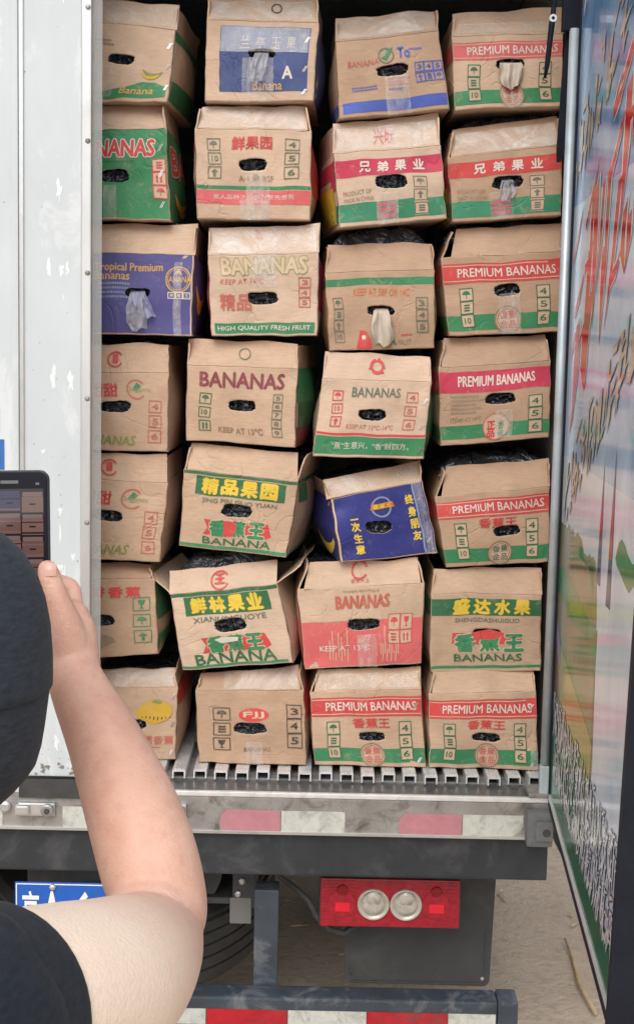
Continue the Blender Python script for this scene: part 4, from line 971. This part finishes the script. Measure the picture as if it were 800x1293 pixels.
# --- row 4
def organic(b, fl):
    b.text('甜甜', .26, .69, .52, .86, 'red', .02); b.lines(.26, .61, .50, .64, 1, 'brownink')
    g = G(); b.ring(g, .70, .78, .095, .014, 'fadedred', a0=40, a1=320); b.poly(g, [(.66, .78), (.71, .87), (.75, .83), (.70, .77)], 'green', .002); b.text('Organic', .60, .74, .84, .81, 'fadedgreen', .0, .0024, g=g); b.fin(g, 'leaf_emblem')
    b.numbers('456', .82, .09, .94, .66, 'fadedred', gap=.03); b.text('BANANAS', .18, .08, .70, .20, 'olive', .02, shear=.15)
    g = G(); b.ring(g, .50, .48, .075, .014, 'red', .003, b.flap, 30, 330); b.text('1', .48, .36, .52, .66, 'red', .02, .003, fn=b.flap, g=g); b.fin(g, 'emblem')
b = C('r4c1', 'plain carton with leaf ring mark and green slanted lettering, upper of two alike', 0, liner=0.006); organic(b, 1)
b = C('r4c2', 'carton with large maroon lettering across its face, fourth row', 0, yaw=-0.11, liner=-.01)
b.text('BANANAS', .12, .73, .88, .92, 'maroon', .03); b.panel(['umbrella', '10', 'arrows'], .12, .12, .23, .66, 'deepgreen', gap=.035); b.numbers('56789', .79, .12, .88, .66, 'greygreen', t=.006)
b.text('KEEP AT 13℃', .30, .13, .71, .21, 'brownink', .02); b.sband(1, .006, .55, .38, 1, 'green'); b.sband(1, .02, .25, .38, .55, 'deepgreen'); b.sband(1, .006, .0, .38, .25, 'maroon')
g = G(); b.ring(g, .52, .5, .055, .010, 'greygreen', .002, b.flap); b.fin(g, 'recycling_mark')
def recycle(b, u, v, r, mat):
    g = G()
    for a in (90, 210, 330):
        b.ring(g, u, v, r, r*.42, mat, .002, b.flap, a+12, a+98, 8)
        t = R(a+105); q = r*.8; rv = b.W/b.FH
        b.put(g, [(u+q*math.cos(t)+r*.45*math.cos(t+s_), v+(q*math.sin(t)+r*.45*math.sin(t+s_))*rv) for s_ in (0, 2.1, 4.2)], [(0, 1, 2)], mat, b.flap, .0024)
    b.fin(g, 'recycling_mark')
b = C('r4c3', 'carton with red recycling mark on its flap and green foot band', 3, yaw=-0.05, liner=0.004)
b.text('BANANAS', .30, .78, .72, .90, 'greygreen', .015); b.panel(['umbrella', '10', 'arrow'], .12, .38, .22, .88, 'red', gap=.035); b.numbers('456', .78, .36, .89, .88, 'fadedred', gap=.04)
b.text('KEEP AT 13℃-14℃', .28, .37, .70, .43, 'fadedred', .0); b.band(0, .285, 1, .315, 'red', side=1); b.band(0, .04, 1, .27, 'green', side=1); b.text('"蕉"生意兴，"香"财四方。', .16, .11, .86, .20, 'white', .0)
b.sband(1, .004, .27, .38, .9, 'green'); recycle(b, .50, .5, .07, 'red'); b.staples(.95, (.75, .42, .12)); b.sband(0, .004, .85, .38, 1, 'green')
b = C('r4c4', 'crimson banded carton with block of small print and a gap above the carton below', 2, liner=-.004)
b.band(0, .66, 1, .93, 'crimson', side=0); b.text('PREMIUM BANANAS', .17, .74, .86, .87, 'white', .02); b.lines(.10, .38, .40, .64, 5, 'faint'); b.text('STORE AT 14℃', .10, .29, .38, .345, 'brownink', .0)
b.band(0, .07, 1, .24, 'green', side=0); b.numbers('456', .80, .08, .93, .56, 'deepgreen', bg='cardboard1')
g = G(); b.disc(g, .51, .20, .12, .17, 'cardboard1', .0018); b.ring(g, .51, .20, .12, .010, 'fadedred', .0022)
for k in range(2): b.text('正品'[k], .43, .17-k*.10, .50, .27-k*.10, 'red', .03, .0024, g=g)
b.text('香', .53, .16, .58, .26, 'green', .02, .0024, g=g); b.text('蕉', .53, .06, .58, .15, 'green', .02, .0024, g=g); b.fin(g, 'emblem'); b.tape(.5, .05, .66, .4)
# --- row 5
b = C('r5c1', 'plain carton with leaf ring mark and green slanted lettering, lower of two alike', 0, liner=-.004); organic(b, 0)
def king(b, top, pin, tail, tv, u0=.12, u1=.90):
    b.band(u0, .70, u1, .94, 'deepgreen'); n = len(top); st = (u1-u0-.10)/n
    for i, t in enumerate(top): b.text(t, u0+.06+i*st, .73, u0+.06+i*st+st*.80, .92, 'yellow', .05)
    b.text(pin, u0+.06, .60, u1-.06, .67, 'greygreen', .015)
    g = G(); b.poly(g, [(.22, .20), (.78, .20), (.83, .24), (.79, .40), (.22, .40), (.26, .30)], 'red', .0010); b.fin(g, 'print_band')
    for i, t in enumerate('香蕉王'): b.text(t, .28+i*.17, .20, .42+i*.17, .40, 'green', .05, outline='cream')
    b.text(tail, *tv, 'deepgreen', .03)
b = C('r5c2', 'carton with green block of four yellow characters, above the splayed open carton', 0, yaw=-0.13, liner=0.004, splay=(.0, .02))
b.band(0, .955, 1, 1, 'deepgreen', side=1); king(b, '精品果园', 'JING PIN GUO YUAN', 'BANANA', (.22, .08, .84, .17)); b.band(0, .02, 1, .06, 'green', side=1); b.sband(1, .03, .7, .12, .94, 'deepgreen')
b = C('r5c3', 'tilted navy blue carton with two upright columns of yellow characters', 1, yaw=0.16, liner=-.01)
b.band(.02, .02, .99, 1, 'navy', side=0); b.band(.0, .0, .022, 1, 'cream', off=.0013, name='print_line'); b.band(.875, .0, .895, 1, 'paleblue', off=.0013, name='print_line')
for col, (t, u) in enumerate((('一次生意', .17), ('终身朋友', .78))):
    for i, ch in enumerate(t): b.text(ch, u, .62-i*.17+.10*col, u+.085, (.64 if ch == '一' else .75)-i*.17+.10*col, 'yellow', .03)
g = G(); b.disc(g, .52, .75, .11, .15, 'paleblue', .0012); b.disc(g, .52, .75, .09, .125, 'navy', .0015); b.poly(g, [(.40, .72), (.66, .72), (.64, .80), (.42, .80)], 'orange', .002); b.text('香蕉王', .43, .725, .63, .795, 'yellow', .03, .0025, g=g); b.fin(g, 'emblem')
g = G(); fn = lambda d, v, o: b.side(0, d*.40, v, o); b.banana(g, .22, .30, .2, .5, 'yellow', fn, .003, -1); b.fin(g, 'printed_banana')
b.staples(.93, (.8, .5, .2)); b.ftape(.03, .05, .97, .95); b.tape(.9, 0, .98, 1)
b = C('r5c4', 'red banded carton with red characters, directly below the carton with small print', 2, liner=0.024); premium(b, 'red', em='greygreen')
# --- row 6
b = C('r6c1', 'carton with red script and green handling signs down its right side, behind the raised arm', 2, liner=-.01)
for i, t in enumerate('香香蕉'): b.text(t, .38+i*.17, .76, .52+i*.17, .89, 'red', .03)
b.panel(['glass', 'umbrella', 'arrow'], .79, .14, .95, .78, 'green', gap=.04); b.sband(1, .006, .45, .38, .95, 'deepgreen'); b.sband(1, .006, .05, .38, .25, 'green')
g = G(); b.poly(g, [(.30, .05), (.42, .08), (.62, .20), (.60, .26), (.50, .30), (.36, .38), (.30, .3)], 'faint', .0010); b.fin(g, 'water_stain')
b = C('r6c2', 'tilted open carton with flaps splayed and red ring emblem on its flap', 3, yaw=-0.1, liner=0.035, splay=(.05, .06))
b.band(0, .95, 1, 1, 'deepgreen'); king(b, '鲜林果业', 'XIANLINGUOYE', 'BANANA', (.14, .06, .86, .19)); b.band(0, .02, .96, .05, 'green')
g = G(); b.ring(g, .47, .45, .085, .014, 'red', .003, b.flap, 25, 335); b.text('王', .43, .30, .51, .72, 'red', .03, .003, fn=b.flap, g=g); b.fin(g, 'emblem')
g = G(); b.poly(g, [(.34, .36), (.42, .40), (.56, .37), (.55, .32), (.40, .31)], 'white', .0030); b.fin(g, 'torn_label')
b = C('r6c3', 'carton with pink lower half and red lettering, next to the tilted open carton', 1, yaw=0.03, liner=-.01)
b.band(0, .02, 1, .58, 'rose', side=0); b.text('BANANAS', .30, .74, .72, .89, 'fadedred', .04); b.text('TIANJIN BOUTIQUE', .36, .92, .64, .955, 'brownink', .0)
b.panel(['umbrella', 'glass'], .71, .44, .91, .64, 'red', horiz=True, bg='cardboard3', t=.006); b.panel(['stack', 'arrows'], .71, .27, .91, .44, 'red', horiz=True, bg='cardboard3', t=.006)
b.text('KEEP AT 13℃', .14, .20, .56, .27, 'white', .01)
g = G()
for k in range(16): u = .22+.025*k if k < 7 else .52+.018*k; b.grid(g, b.front, u, .10+.05*math.sin(k*3), u+.007, .34+.16*math.sin(k*2.3), 'cream', .0012)
b.fin(g, 'scuff_marks', kind='stuff'); b.tape(.46, .0, .62, .40)
g = G(); b.ring(g, .47, .62, .075, .016, 'red', .003, b.flap, 20, 330); b.fin(g, 'emblem'); b.text('香蕉大王', .40, .12, .56, .28, 'fadedred', .0, fn=b.flap)
b.sband(0, .004, .55, .02, 1, 'red')
b = C('r6c4', 'carton with full width green band of four yellow characters, beside the door post', 0, liner=-.004)
b.band(0, .72, 1, .93, 'deepgreen', side=0)
for i, t in enumerate('盛达水果'): b.text(t, .20+i*.185, .74, .34+i*.185, .92, 'yellow', .05)
b.text('SHENGDASHUIGUO', .22, .635, .80, .685, 'greygreen', .015)
g = G(); b.poly(g, [(.20, .36), (.83, .36), (.83, .50), (.20, .50)], 'red', .0010); b.fin(g, 'print_band')
for i, t in enumerate('香蕉王'): b.text(t, .23+i*.22, .27, .40+i*.22, .48, 'green', .05, outline='cream')
b.text('BANANAS', .21, .14, .82, .23, 'deepgreen', .03); b.band(0, .05, 1, .085, 'green', side=0)
# --- row 7 (on the floor)
b = C('r7c1', 'bottom row carton with yellow pumpkin-shaped banana bunch print, nearest the raised arm', 0, liner=-.006)
g = G()
for k in range(7): b.banana(g, .74+.03*(k-3), .60+.012*abs(k-3), .13+.012*(3-abs(k-3)), .22, 'mustard', None, .0012+.0002*k, 1 if k < 4 else -1)
b.disc(g, .76, .68, .19, .15, 'mustard', .0026); b.poly(g, [(.70, .80), (.74, .84), (.80, .84), (.84, .80), (.78, .78)], 'olive', .003)
for k in range(8): b.poly(g, [(.60+.045*k, .55+.012*abs(k-3.5)), (.612+.045*k, .55+.012*abs(k-3.5)), (.622+.045*k, .60), (.61+.045*k, .61)], 'dark', .003)
b.fin(g, 'printed_bananas'); b.text('优质香蕉', .52, .22, .97, .34, 'fadedred', .01); b.lines(.55, .16, .9, .19, 1, 'brownink'); b.staples(.95, (.88, .5, .12))
b.sband(1, .006, .75, .38, 1, 'red'); b.ftape(.02, .05, .98, .95)
b = C('r7c2', 'bottom row carton with black signs and a red oval above its hand hole', 2, yaw=-0.03, liner=-.006)
b.panel(['umbrella', 'stack', 'glass'], .15, .17, .31, .79, 'dark', gap=.03); b.numbers('345', .83, .22, .97, .80, 'dark', gap=.0)
g = G(); b.disc(g, .525, .675, .14, .095, 'red', .0010); b.text('FJJ', .43, .63, .62, .72, 'cream', .03, g=g); b.fin(g, 'emblem'); b.text('BANANAS', .43, .17, .67, .225, 'brownink', .02)
b.ftape(.25, .05, .98, .98); b.tape(.45, 0, .6, .3); b.sband(1, .006, .6, .38, 1, 'red')
b = C('r7c3', 'bottom row red banded carton, left one of the pair standing on the floor', 0, liner=-.006); premium(b); b.ftape(.02, .1, .98, .8, 'clear_tape'); b.staples(.94, (.8, .1))
b = C('r7c4', 'bottom row red banded carton, right one of the pair, against the door post', 0, liner=-.006); premium(b, mark='456'); b.staples(.94, (.8, .1)); b.tape(.93, 0, 1, .25)

# ------------------------------------------------------------------ person raising a phone
def remeshed(name, g, parent, org, voxel, mat, smooth_it=6, fac=.5):
    """weld overlapping closed tubes into one continuous surface"""
    o = g.done('tmp', None, (0, 0, 0)); md = o.modifiers.new('r', 'REMESH'); md.mode = 'VOXEL'; md.voxel_size = voxel
    sm = o.modifiers.new('s', 'SMOOTH'); sm.factor = fac; sm.iterations = smooth_it
    me = bpy.data.meshes.new_from_object(o.evaluated_get(bpy.context.evaluated_depsgraph_get()))
    bpy.data.objects.remove(o); me.name = name
    me.transform(Matrix.Translation((-org[0], -org[1], -org[2])))
    me.materials.clear(); me.materials.append(MATS[mat]); me.polygons.foreach_set('use_smooth', [True]*len(me.polygons)); me.polygons.foreach_set('material_index', [0]*len(me.polygons))
    r = link(bpy.data.objects.new(name, me)); r.parent = parent; return r
def spline(pts, n=6):
    """(x,y,z,r) control points -> smooth samples"""
    out = []
    P = [pts[0]]+list(pts)+[pts[-1]]
    for i in range(1, len(P)-2):
        for k in range(n):
            t = k/n; p0, p1, p2, p3 = P[i-1], P[i], P[i+1], P[i+2]
            out.append(tuple(.5*(2*p1[q]+(p2[q]-p0[q])*t+(2*p0[q]-5*p1[q]+4*p2[q]-p3[q])*t*t+(3*p1[q]-p0[q]-3*p2[q]+p3[q])*t**3) for q in range(4)))
    out.append(pts[-1]); return out
def limb(g, pts, seg=36, n=10):
    sp = spline(pts, n)
    # rounded ends
    d0 = (Vector(sp[0][:3])-Vector(sp[1][:3])).normalized(); d1 = (Vector(sp[-1][:3])-Vector(sp[-2][:3])).normalized()
    a = [(*(Vector(sp[0][:3])+d0*sp[0][3]*k), sp[0][3]*m) for k, m in ((.95, .25), (.75, .62), (.4, .9))]
    b = [(*(Vector(sp[-1][:3])+d1*sp[-1][3]*k), sp[-1][3]*m) for k, m in ((.4, .9), (.75, .62), (.95, .25))]
    sp = a+sp+b; g.tube([p[:3] for p in sp], [p[3] for p in sp], 'skin', max(seg, 24))
def ell(g, levels, ex, ey):
    """stack of ellipses: (x,y,z,half width along ex,half depth along ey)"""
    n = 28; vs = []; fs = []
    for x, y, z, a, b in levels:
        for k in range(n):
            t = 2*math.pi*k/n; vs.append(Vector((x, y, z))+ex*a*math.cos(t)+ey*b*math.sin(t))
    for i in range(len(levels)-1):
        for k in range(n): fs.append((i*n+k, i*n+(k+1) % n, (i+1)*n+(k+1) % n, (i+1)*n+k))
    fs += [tuple(range(n-1, -1, -1)), tuple(range((len(levels)-1)*n, len(levels)*n))]; g.add(vs, fs, 'skin')
def cpt(x, y, d):       # a point measured along a line of sight from the camera's place, d metres deep
    p = Vector((0, -3.4, 1.96))+(fw*1790+rr*(x-400)+uu*(646.5-y))*(d/1790); return (p.x, p.y, p.z)
PB = (-.36, -2.42, 0)
person = thing('person', PB, 'person in black hat and black T-shirt raising a bare arm to hold a phone', 'person')
ex = Vector((.68, -.73, 0)).normalized(); ey = Vector((.73, .68, 0)).normalized()
SH = Vector((-.235, -2.52, 1.50)); EL = Vector((-.1245, -2.252, 1.470)); WR = Vector((-.2265, -2.088, 1.650))
LS = Vector((-.445, -2.235, 1.475)); HC = Vector((-.302, -2.273, 1.690))
tors = [(-.36, -2.42, .84, .10, .10), (-.36, -2.42, .90, .165, .12), (-.358, -2.42, 1.0, .16, .115), (-.352, -2.415, 1.12, .148, .105), (-.345, -2.40, 1.28, .172, .118), (-.338, -2.385, 1.40, .172, .108), (-.332, -2.375, 1.465, .125, .082), (-.325, -2.36, 1.51, .065, .062)]
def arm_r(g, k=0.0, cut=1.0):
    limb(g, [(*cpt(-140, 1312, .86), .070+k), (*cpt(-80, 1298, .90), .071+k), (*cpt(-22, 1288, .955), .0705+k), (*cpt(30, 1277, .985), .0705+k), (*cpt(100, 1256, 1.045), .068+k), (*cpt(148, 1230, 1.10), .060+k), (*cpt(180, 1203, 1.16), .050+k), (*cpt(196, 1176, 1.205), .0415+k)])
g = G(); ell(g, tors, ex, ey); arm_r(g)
# forearm
limb(g, [(-.134, -2.262, 1.478, .040), (-.1265, -2.240, 1.482, .0405), (-.139, -2.215, 1.515, .0435), (-.158, -2.185, 1.552, .0415), (-.188, -2.140, 1.598, .0345), (-.2135, -2.108, 1.632, .0285), (*WR, .0255)])
# hand: palm (two rows), thumb in front of the phone, four fingers closing behind it
limb(g, [(*WR, .0255), (*cpt(94, 825, 1.350), .0235), (*cpt(94, 795, 1.356), .021), (*cpt(93, 778, 1.360), .016)])
limb(g, [(*cpt(90, 842, 1.356), .023), (*cpt(84, 815, 1.366), .020), (*cpt(78, 795, 1.372), .016)])
limb(g, [(*cpt(88, 828, 1.342), .021), (*cpt(84, 800, 1.337), .0185), (*cpt(76, 768, 1.333), .0135), (*cpt(68, 745, 1.332), .0112), (*cpt(63, 728, 1.335), .0108), (*cpt(60, 719, 1.338), .0095)], 14)
for (a, b, c, r) in (((100, 785, 1.362), (88, 742, 1.380), (42, 728, 1.384), .0092), ((98, 800, 1.370), (84, 768, 1.390), (36, 754, 1.388), .0096), ((92, 815, 1.376), (74, 792, 1.392), (34, 780, 1.388), .0090), ((84, 830, 1.376), (66, 815, 1.388), (36, 806, 1.384), .0078)):
    limb(g, [(*cpt(*a), r*1.15), (*cpt(*[(p+q)/2 for p, q in zip(a, b)]), r), (*cpt(*b), r*1.02), (*cpt(*[(p+q)/2 for p, q in zip(b, c)]), r*.95), (*cpt(*c), r*.85)], 12)
# neck and head, face turned to the phone
limb(g, [(-.328, -2.37, 1.46, .062), (-.318, -2.33, 1.54, .056), (-.306, -2.295, 1.62, .056)])
X1, Y1 = Vector((1, 0, 0)), Vector((0, 1, 0))
ell(g, [(HC.x, HC.y+.030, 1.585, .030, .035), (HC.x, HC.y+.022, 1.600, .050, .066), (HC.x, HC.y+.012, 1.640, .066, .086), (HC.x, HC.y+.005, 1.69, .073, .094), (HC.x, HC.y, 1.74, .073, .093), (HC.x, HC.y, 1.775, .058, .075), (HC.x, HC.y, 1.793, .026, .034)], X1, Y1)
limb(g, [(HC.x, HC.y+.095, 1.700, .010), (HC.x, HC.y+.108, 1.672, .013), (HC.x, HC.y+.100, 1.662, .012)], 10)
for sx in (-1, 1):
    limb(g, [(HC.x+sx*.014, HC.y+.094, 1.628, .008), (HC.x-sx*.006, HC.y+.098, 1.629, .008)], 8)
    limb(g, [(HC.x+sx*.066, HC.y+.014, 1.70, .010), (HC.x+sx*.070, HC.y+.006, 1.685, .011), (HC.x+sx*.066, HC.y+.012, 1.660, .008)], 8)
# left arm hanging, slightly bent, with a relaxed hand
LE = (-.545, -2.20, 1.19); LW = (-.50, -2.06, .985)
limb(g, [(LS.x+.04, LS.y-.03, LS.z-.01, .062), (*LS, .062), (-.51, -2.215, 1.33, .052), (*LE, .042), (-.53, -2.14, 1.10, .040), (*LW, .026)])
limb(g, [(*LW, .026), (-.490, -2.035, .945, .030), (-.484, -2.02, .905, .026)])
for i in range(4):
    o = (i-1.5)*.019; bx, by = -.484+o*.72, -2.02+o*.68
    limb(g, [(bx, by, .91, .0098), (bx-.006, by+.012, .872, .0092), (bx-.014, by+.012, .842-.006*(i in (1, 2)), .0088), (bx-.022, by+.004, .822-.008*(i in (1, 2)), .0075)], 10)
limb(g, [(-.47, -2.03, .955, .014), (-.452, -2.012, .925, .0115), (-.452, -2.004, .895, .0095)], 10)
# legs and feet
for sx in (-1, 1):
    h = Vector((-.36, -2.42, .88))+ex*.085*sx; k_ = h+ey*.015+Vector((0, 0, -.41)); f_ = h-ey*.012+Vector((0, 0, -.80))
    limb(g, [(*h, .085), (*(h*.5+k_*.5), .074), (*k_, .055), (*(k_*.6+f_*.4), .054), (*f_, .038)])
    limb(g, [(*(f_+Vector((0, 0, -.02))), .036), (*(f_+ey*.05+Vector((0, 0, -.045))), .034), (*(f_+ey*.14+Vector((0, 0, -.055))), .028)])
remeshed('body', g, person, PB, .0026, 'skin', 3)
# thumb nail
tb = Vector(cpt(61, 720, 1.3236)); g = G(); vs = []
for j in range(6):
    for i in range(7):
        a = (i/6-.5)*2; b = j/5-.5; rw = .0062*(1-.35*max(0, b)**2*4)
        vs.append(tb+rr*(a*rw+.0012)+uu*(b*.0125+.0005)-fw*(-.0030*a*a-.004*max(0, b)**2*4+.0006))
g.add(vs, [(j*7+i, j*7+i+1, (j+1)*7+i+1, (j+1)*7+i) for j in range(5) for i in range(6)], 'nail'); g.done('thumb_nail', person, PB, True)
# T-shirt
g = G(); ell(g, [(x, y, z, a+.020, b+.022) for x, y, z, a, b in tors[1:-1]]+[(-.326, -2.362, 1.505, .082, .076)], ex, ey)
limb(g, [(*cpt(-190, 1342, .83), .072), (*cpt(-130, 1320, .865), .079), (*cpt(-80, 1308, .90), .081), (*cpt(-60, 1304, .915), .0812)])
limb(g, [(LS.x+.04, LS.y-.03, LS.z-.01, .070), (*LS, .071), (-.495, -2.222, 1.38, .066), (-.52, -2.212, 1.30, .062)])
shirt = remeshed('t_shirt', g, person, PB, .005, 'shirt_cloth', 4)
# wrinkle the shirt a little, and open the right sleeve cleanly
nrm = [v.normal.copy() for v in shirt.data.vertices]; cos = [v.co.copy() for v in shirt.data.vertices]
for v, p, nn in zip(shirt.data.vertices, cos, nrm):
    v.co = p+nn*(.0022*noise.noise(p*18)+.0015*noise.noise(Vector((p.x*40, p.y*40, p.z*14))))
# sleeve hem: a rolled band round the upper arm
g = G(); c0 = Vector(cpt(-80, 1308, .90)); c = Vector(cpt(-22, 1292, .955)); d = (c-c0).normalized()
g.lathe([(-.085, .074), (-.060, .0800), (-.030, .0812), (-.012, .0810), (-.004, .0812), (0, .0805), (.0010, .0785), (0, .077), (-.012, .0760)], c, d, 'shirt_cloth', 48)
g.done('sleeve', person, PB, True)
g = G(); ell(g, [(-.36, -2.42, .80, .165, .125), (-.36, -2.42, .90, .180, .135), (-.358, -2.42, 1.0, .174, .128)], ex, ey)
for sx in (-1, 1):
    h = Vector((-.36, -2.42, .86))+ex*.085*sx; k_ = h+ey*.015+Vector((0, 0, -.40)); f_ = h-ey*.012+Vector((0, 0, -.76))
    limb(g, [(*h, .096), (*(h*.5+k_*.5), .088), (*k_, .072), (*(k_*.6+f_*.4), .068), (*f_, .060)])
remeshed('trousers', g, person, PB, .008, 'trouser_cloth', 4)
for sx in (-1, 1):
    f_ = Vector((-.36, -2.42, .08))+ex*.085*sx-ey*.012; g = G()
    limb(g, [(*(f_-ey*.035+Vector((0, 0, -.030))), .046), (*(f_+ey*.05+Vector((0, 0, -.034))), .044), (*(f_+ey*.17+Vector((0, 0, -.044))), .036)])
    o = remeshed('shoe', g, person, PB, .006, 'shoe', 3)
    for v in o.data.vertices: v.co.z = max(v.co.z, .003)
# black hat: crown above the seam, cloth neck flap round back and sides, short peak in front
def hat_ring(r, z, a0, a1, n, squash=1.14): return [(HC.x+r*math.cos(a0+(a1-a0)*k/n), HC.y+r*squash*math.sin(a0+(a1-a0)*k/n), z) for k in range(n+1)]
def loft(prof, a0, a1, n, mat, wob=0):
    g = G(); vs = []
    for j, (r, z) in enumerate(prof):
        for k, p in enumerate(hat_ring(r, z, a0, a1, n)):
            w = wob*noise.noise(Vector(p)*14); c = Vector((p[0]-HC.x, p[1]-HC.y, 0)).normalized() if r > 1e-4 else Vector()
            vs.append(Vector(p)+c*w)
    m = n+1
    g.add(vs, [(j*m+k, j*m+k+1, (j+1)*m+k+1, (j+1)*m+k) for j in range(len(prof)-1) for k in range(n)], mat); return g
Z = lambda y: 1.692-(y-850)*.000648
crown = [(.0865, Z(868)), (.0895, Z(866)), (.0898, Z(855)), (.0892, Z(825)), (.0872, Z(790)), (.0830, Z(757)), (.0765, Z(727)), (.0650, Z(698)), (.050, Z(676)), (.030, Z(661)), (.012, Z(655)), (.0, Z(654))]
hat = loft(crown, 0, 2*math.pi, 56, 'hat_cloth', .0016).done('hat', person, PB, True)
flap_ = [(.0870, Z(852)), (.0872, Z(872)), (.0850, Z(895)), (.0828, Z(920)), (.0800, Z(945)), (.0755, Z(968)), (.0680, Z(985)), (.0600, Z(1000)), (.0520, Z(1012)), (.0505, Z(1011)), (.0590, Z(997)), (.0670, Z(980)), (.0735, Z(962))]
loft(flap_, R(150), R(390), 48, 'hat_cloth', .002).done('neck_flap', hat, (0, 0, 0), True).location = (-PB[0], -PB[1], -PB[2])
g = G(); vs = []
for k in range(17):
    t = R(35+110*k/16); w = math.sin(R(180*k/16))
    for r, dz in ((.086, 0), (.086+.055*w, -.012-.006*w), (.086+.055*w, -.015-.006*w), (.086, -.004)): vs.append((HC.x+r*math.cos(t), HC.y+r*1.14*math.sin(t), Z(862)+dz))
g.add(vs, [(k*4+q, k*4+4+q, k*4+4+(q+1) % 4, k*4+(q+1) % 4) for k in range(16) for q in range(4)], 'hat_cloth')
g.done('peak', hat, (0, 0, 0), True).location = (-PB[0], -PB[1], -PB[2])

# ------------------------------------------------------------------ the phone
pc = Vector(cpt(14.5, 697, 1.360))
phone = thing('phone', tuple(pc-uu*.0775), 'black smartphone held up, its screen showing the cartons', 'phone')
pr = (rr*1.0+fw*.0+uu*.012).normalized(); pu = (uu-pr*uu.dot(pr)).normalized(); pf = pr.cross(pu)      # pf points at the viewer
def ph(a, b, c): return pc+pr*a+pu*b+pf*c
def rrect(w, h, r, n=5):
    pts = []
    for cx, cy, a0 in ((w-r, h-r, 0), (-w+r, h-r, 90), (-w+r, -h+r, 180), (w-r, -h+r, 270)):
        for k in range(n+1): t = R(a0+90*k/n); pts.append((cx+r*math.cos(t), cy+r*math.sin(t)))
    return pts
def slab(levels, mat):
    g = G(); vs = []; n = None
    for w, h, r, c in levels:
        p = rrect(w, h, r); n = len(p); vs += [ph(a, b, c) for a, b in p]
    fs = [(i*n+k, i*n+(k+1) % n, (i+1)*n+(k+1) % n, (i+1)*n+k) for i in range(len(levels)-1) for k in range(n)]
    fs += [tuple(range(n-1, -1, -1)), tuple(range((len(levels)-1)*n, len(levels)*n))]; return g.add(vs, fs, mat)
PO = tuple(phone.location)
slab([(.0345, .0755, .007, -.0040), (.0372, .0780, .009, -.0030), (.0376, .0784, .0095, 0), (.0372, .0780, .009, .0028), (.0362, .0770, .0085, .0034)], 'phone_metal').done('phone_body', phone, PO)
slab([(.0360, .0768, .008, .0030), (.0358, .0766, .008, .0040), (.0352, .0760, .0078, .0043)], 'phone_black').done('front_glass', phone, PO)
g = G()
def q4(a0, b0, a1, b1, mat, c): g.add([ph(a0, b0, c), ph(a1, b0, c), ph(a1, b1, c), ph(a0, b1, c)], [(0, 1, 2, 3)], mat)
q4(-.0325, -.062, .0325, .0605, 'scr_dark', .0045)
rs = random.Random(4)
for j in range(6):
    for i in range(3):
        a = -.0325+i*.0217+.0008; b = .0605-(j+1)*.0215; off = (.0018, 0, -.0012)[i]
        mt = 'scr_blue' if (i, j) in ((1, 0), (0, 2)) else rs.choice(('scr_brown', 'scr_brown2', 'scr_brown'))
        b0 = max(-.0615, b+off); q4(a, b0, min(a+.0203, .0322), min(b+off+.0150, .060), mt, .0047)
        if b+off+.0195 < .0603: q4(a+.0006, b+off+.0152, min(a+.0197, .0322), b+off+.0195, 'scr_flap' if mt != 'scr_blue' else 'scr_blue', .0047)
        q4(a+.0070, b0+.0070, a+.0130, b0+.0086, 'scr_dark', .0049)
        q4(a, b0+.0115, min(a+.0203, .0322), b0+.0125, 'scr_dark' if (i+j) % 2 else 'scr_flap', .0049); q4(a, b0+.001, min(a+.0203, .0322), b0+.0026, 'scr_brown2' if (i+j) % 3 else 'scr_dark', .0049)
g.done('screen', phone, PO)
g = G(); q4(-.0085, .0655, .0085, .0685, 'speaker_grille', .0046); g.done('earpiece', phone, PO)
g = G(); q4(.0250, .0640, .0285, .0662, 'speaker_grille', .0046); g.done('front_camera', phone, PO)

# ------------------------------------------------------------------ litter on the ground
stick = G(); stick.tube([(.86, .62, .012), (.845, .80, .016), (.86, 1.02, .014), (.852, 1.12, .03)], [.006, .007, .006, .004], 'straw', 8)
o = stick.done('stick', None, (.85, .8, 0), True); o.location = (.85, .8, 0); o['label'] = 'thin dry stick lying on the dirt beside the truck'; o['category'] = 'stick'
g = G(); rs = random.Random(3)
for i in range(260):
    x, y = rs.uniform(-1.5, 1.9), rs.uniform(.2, 3.2); t = rs.uniform(0, 3.14); l = rs.uniform(.008, .05); w = rs.uniform(.0015, .006); z = .014
    dx, dy = math.cos(t)*l, math.sin(t)*l; nx, ny = -math.sin(t)*w, math.cos(t)*w
    g.add([(x-dx-nx, y-dy-ny, z), (x+dx-nx, y+dy-ny, z), (x+dx+nx, y+dy+ny, z+.003), (x-dx+nx, y-dy+ny, z+.004), (x, y, z+.006)], [(0, 1, 4), (1, 2, 4), (2, 3, 4), (3, 0, 4)], 'straw')
o = g.done('straw_litter', None, (0, 0, 0), kind='stuff'); o['label'] = 'bits of straw and litter scattered on the dirt'; o['category'] = 'litter'
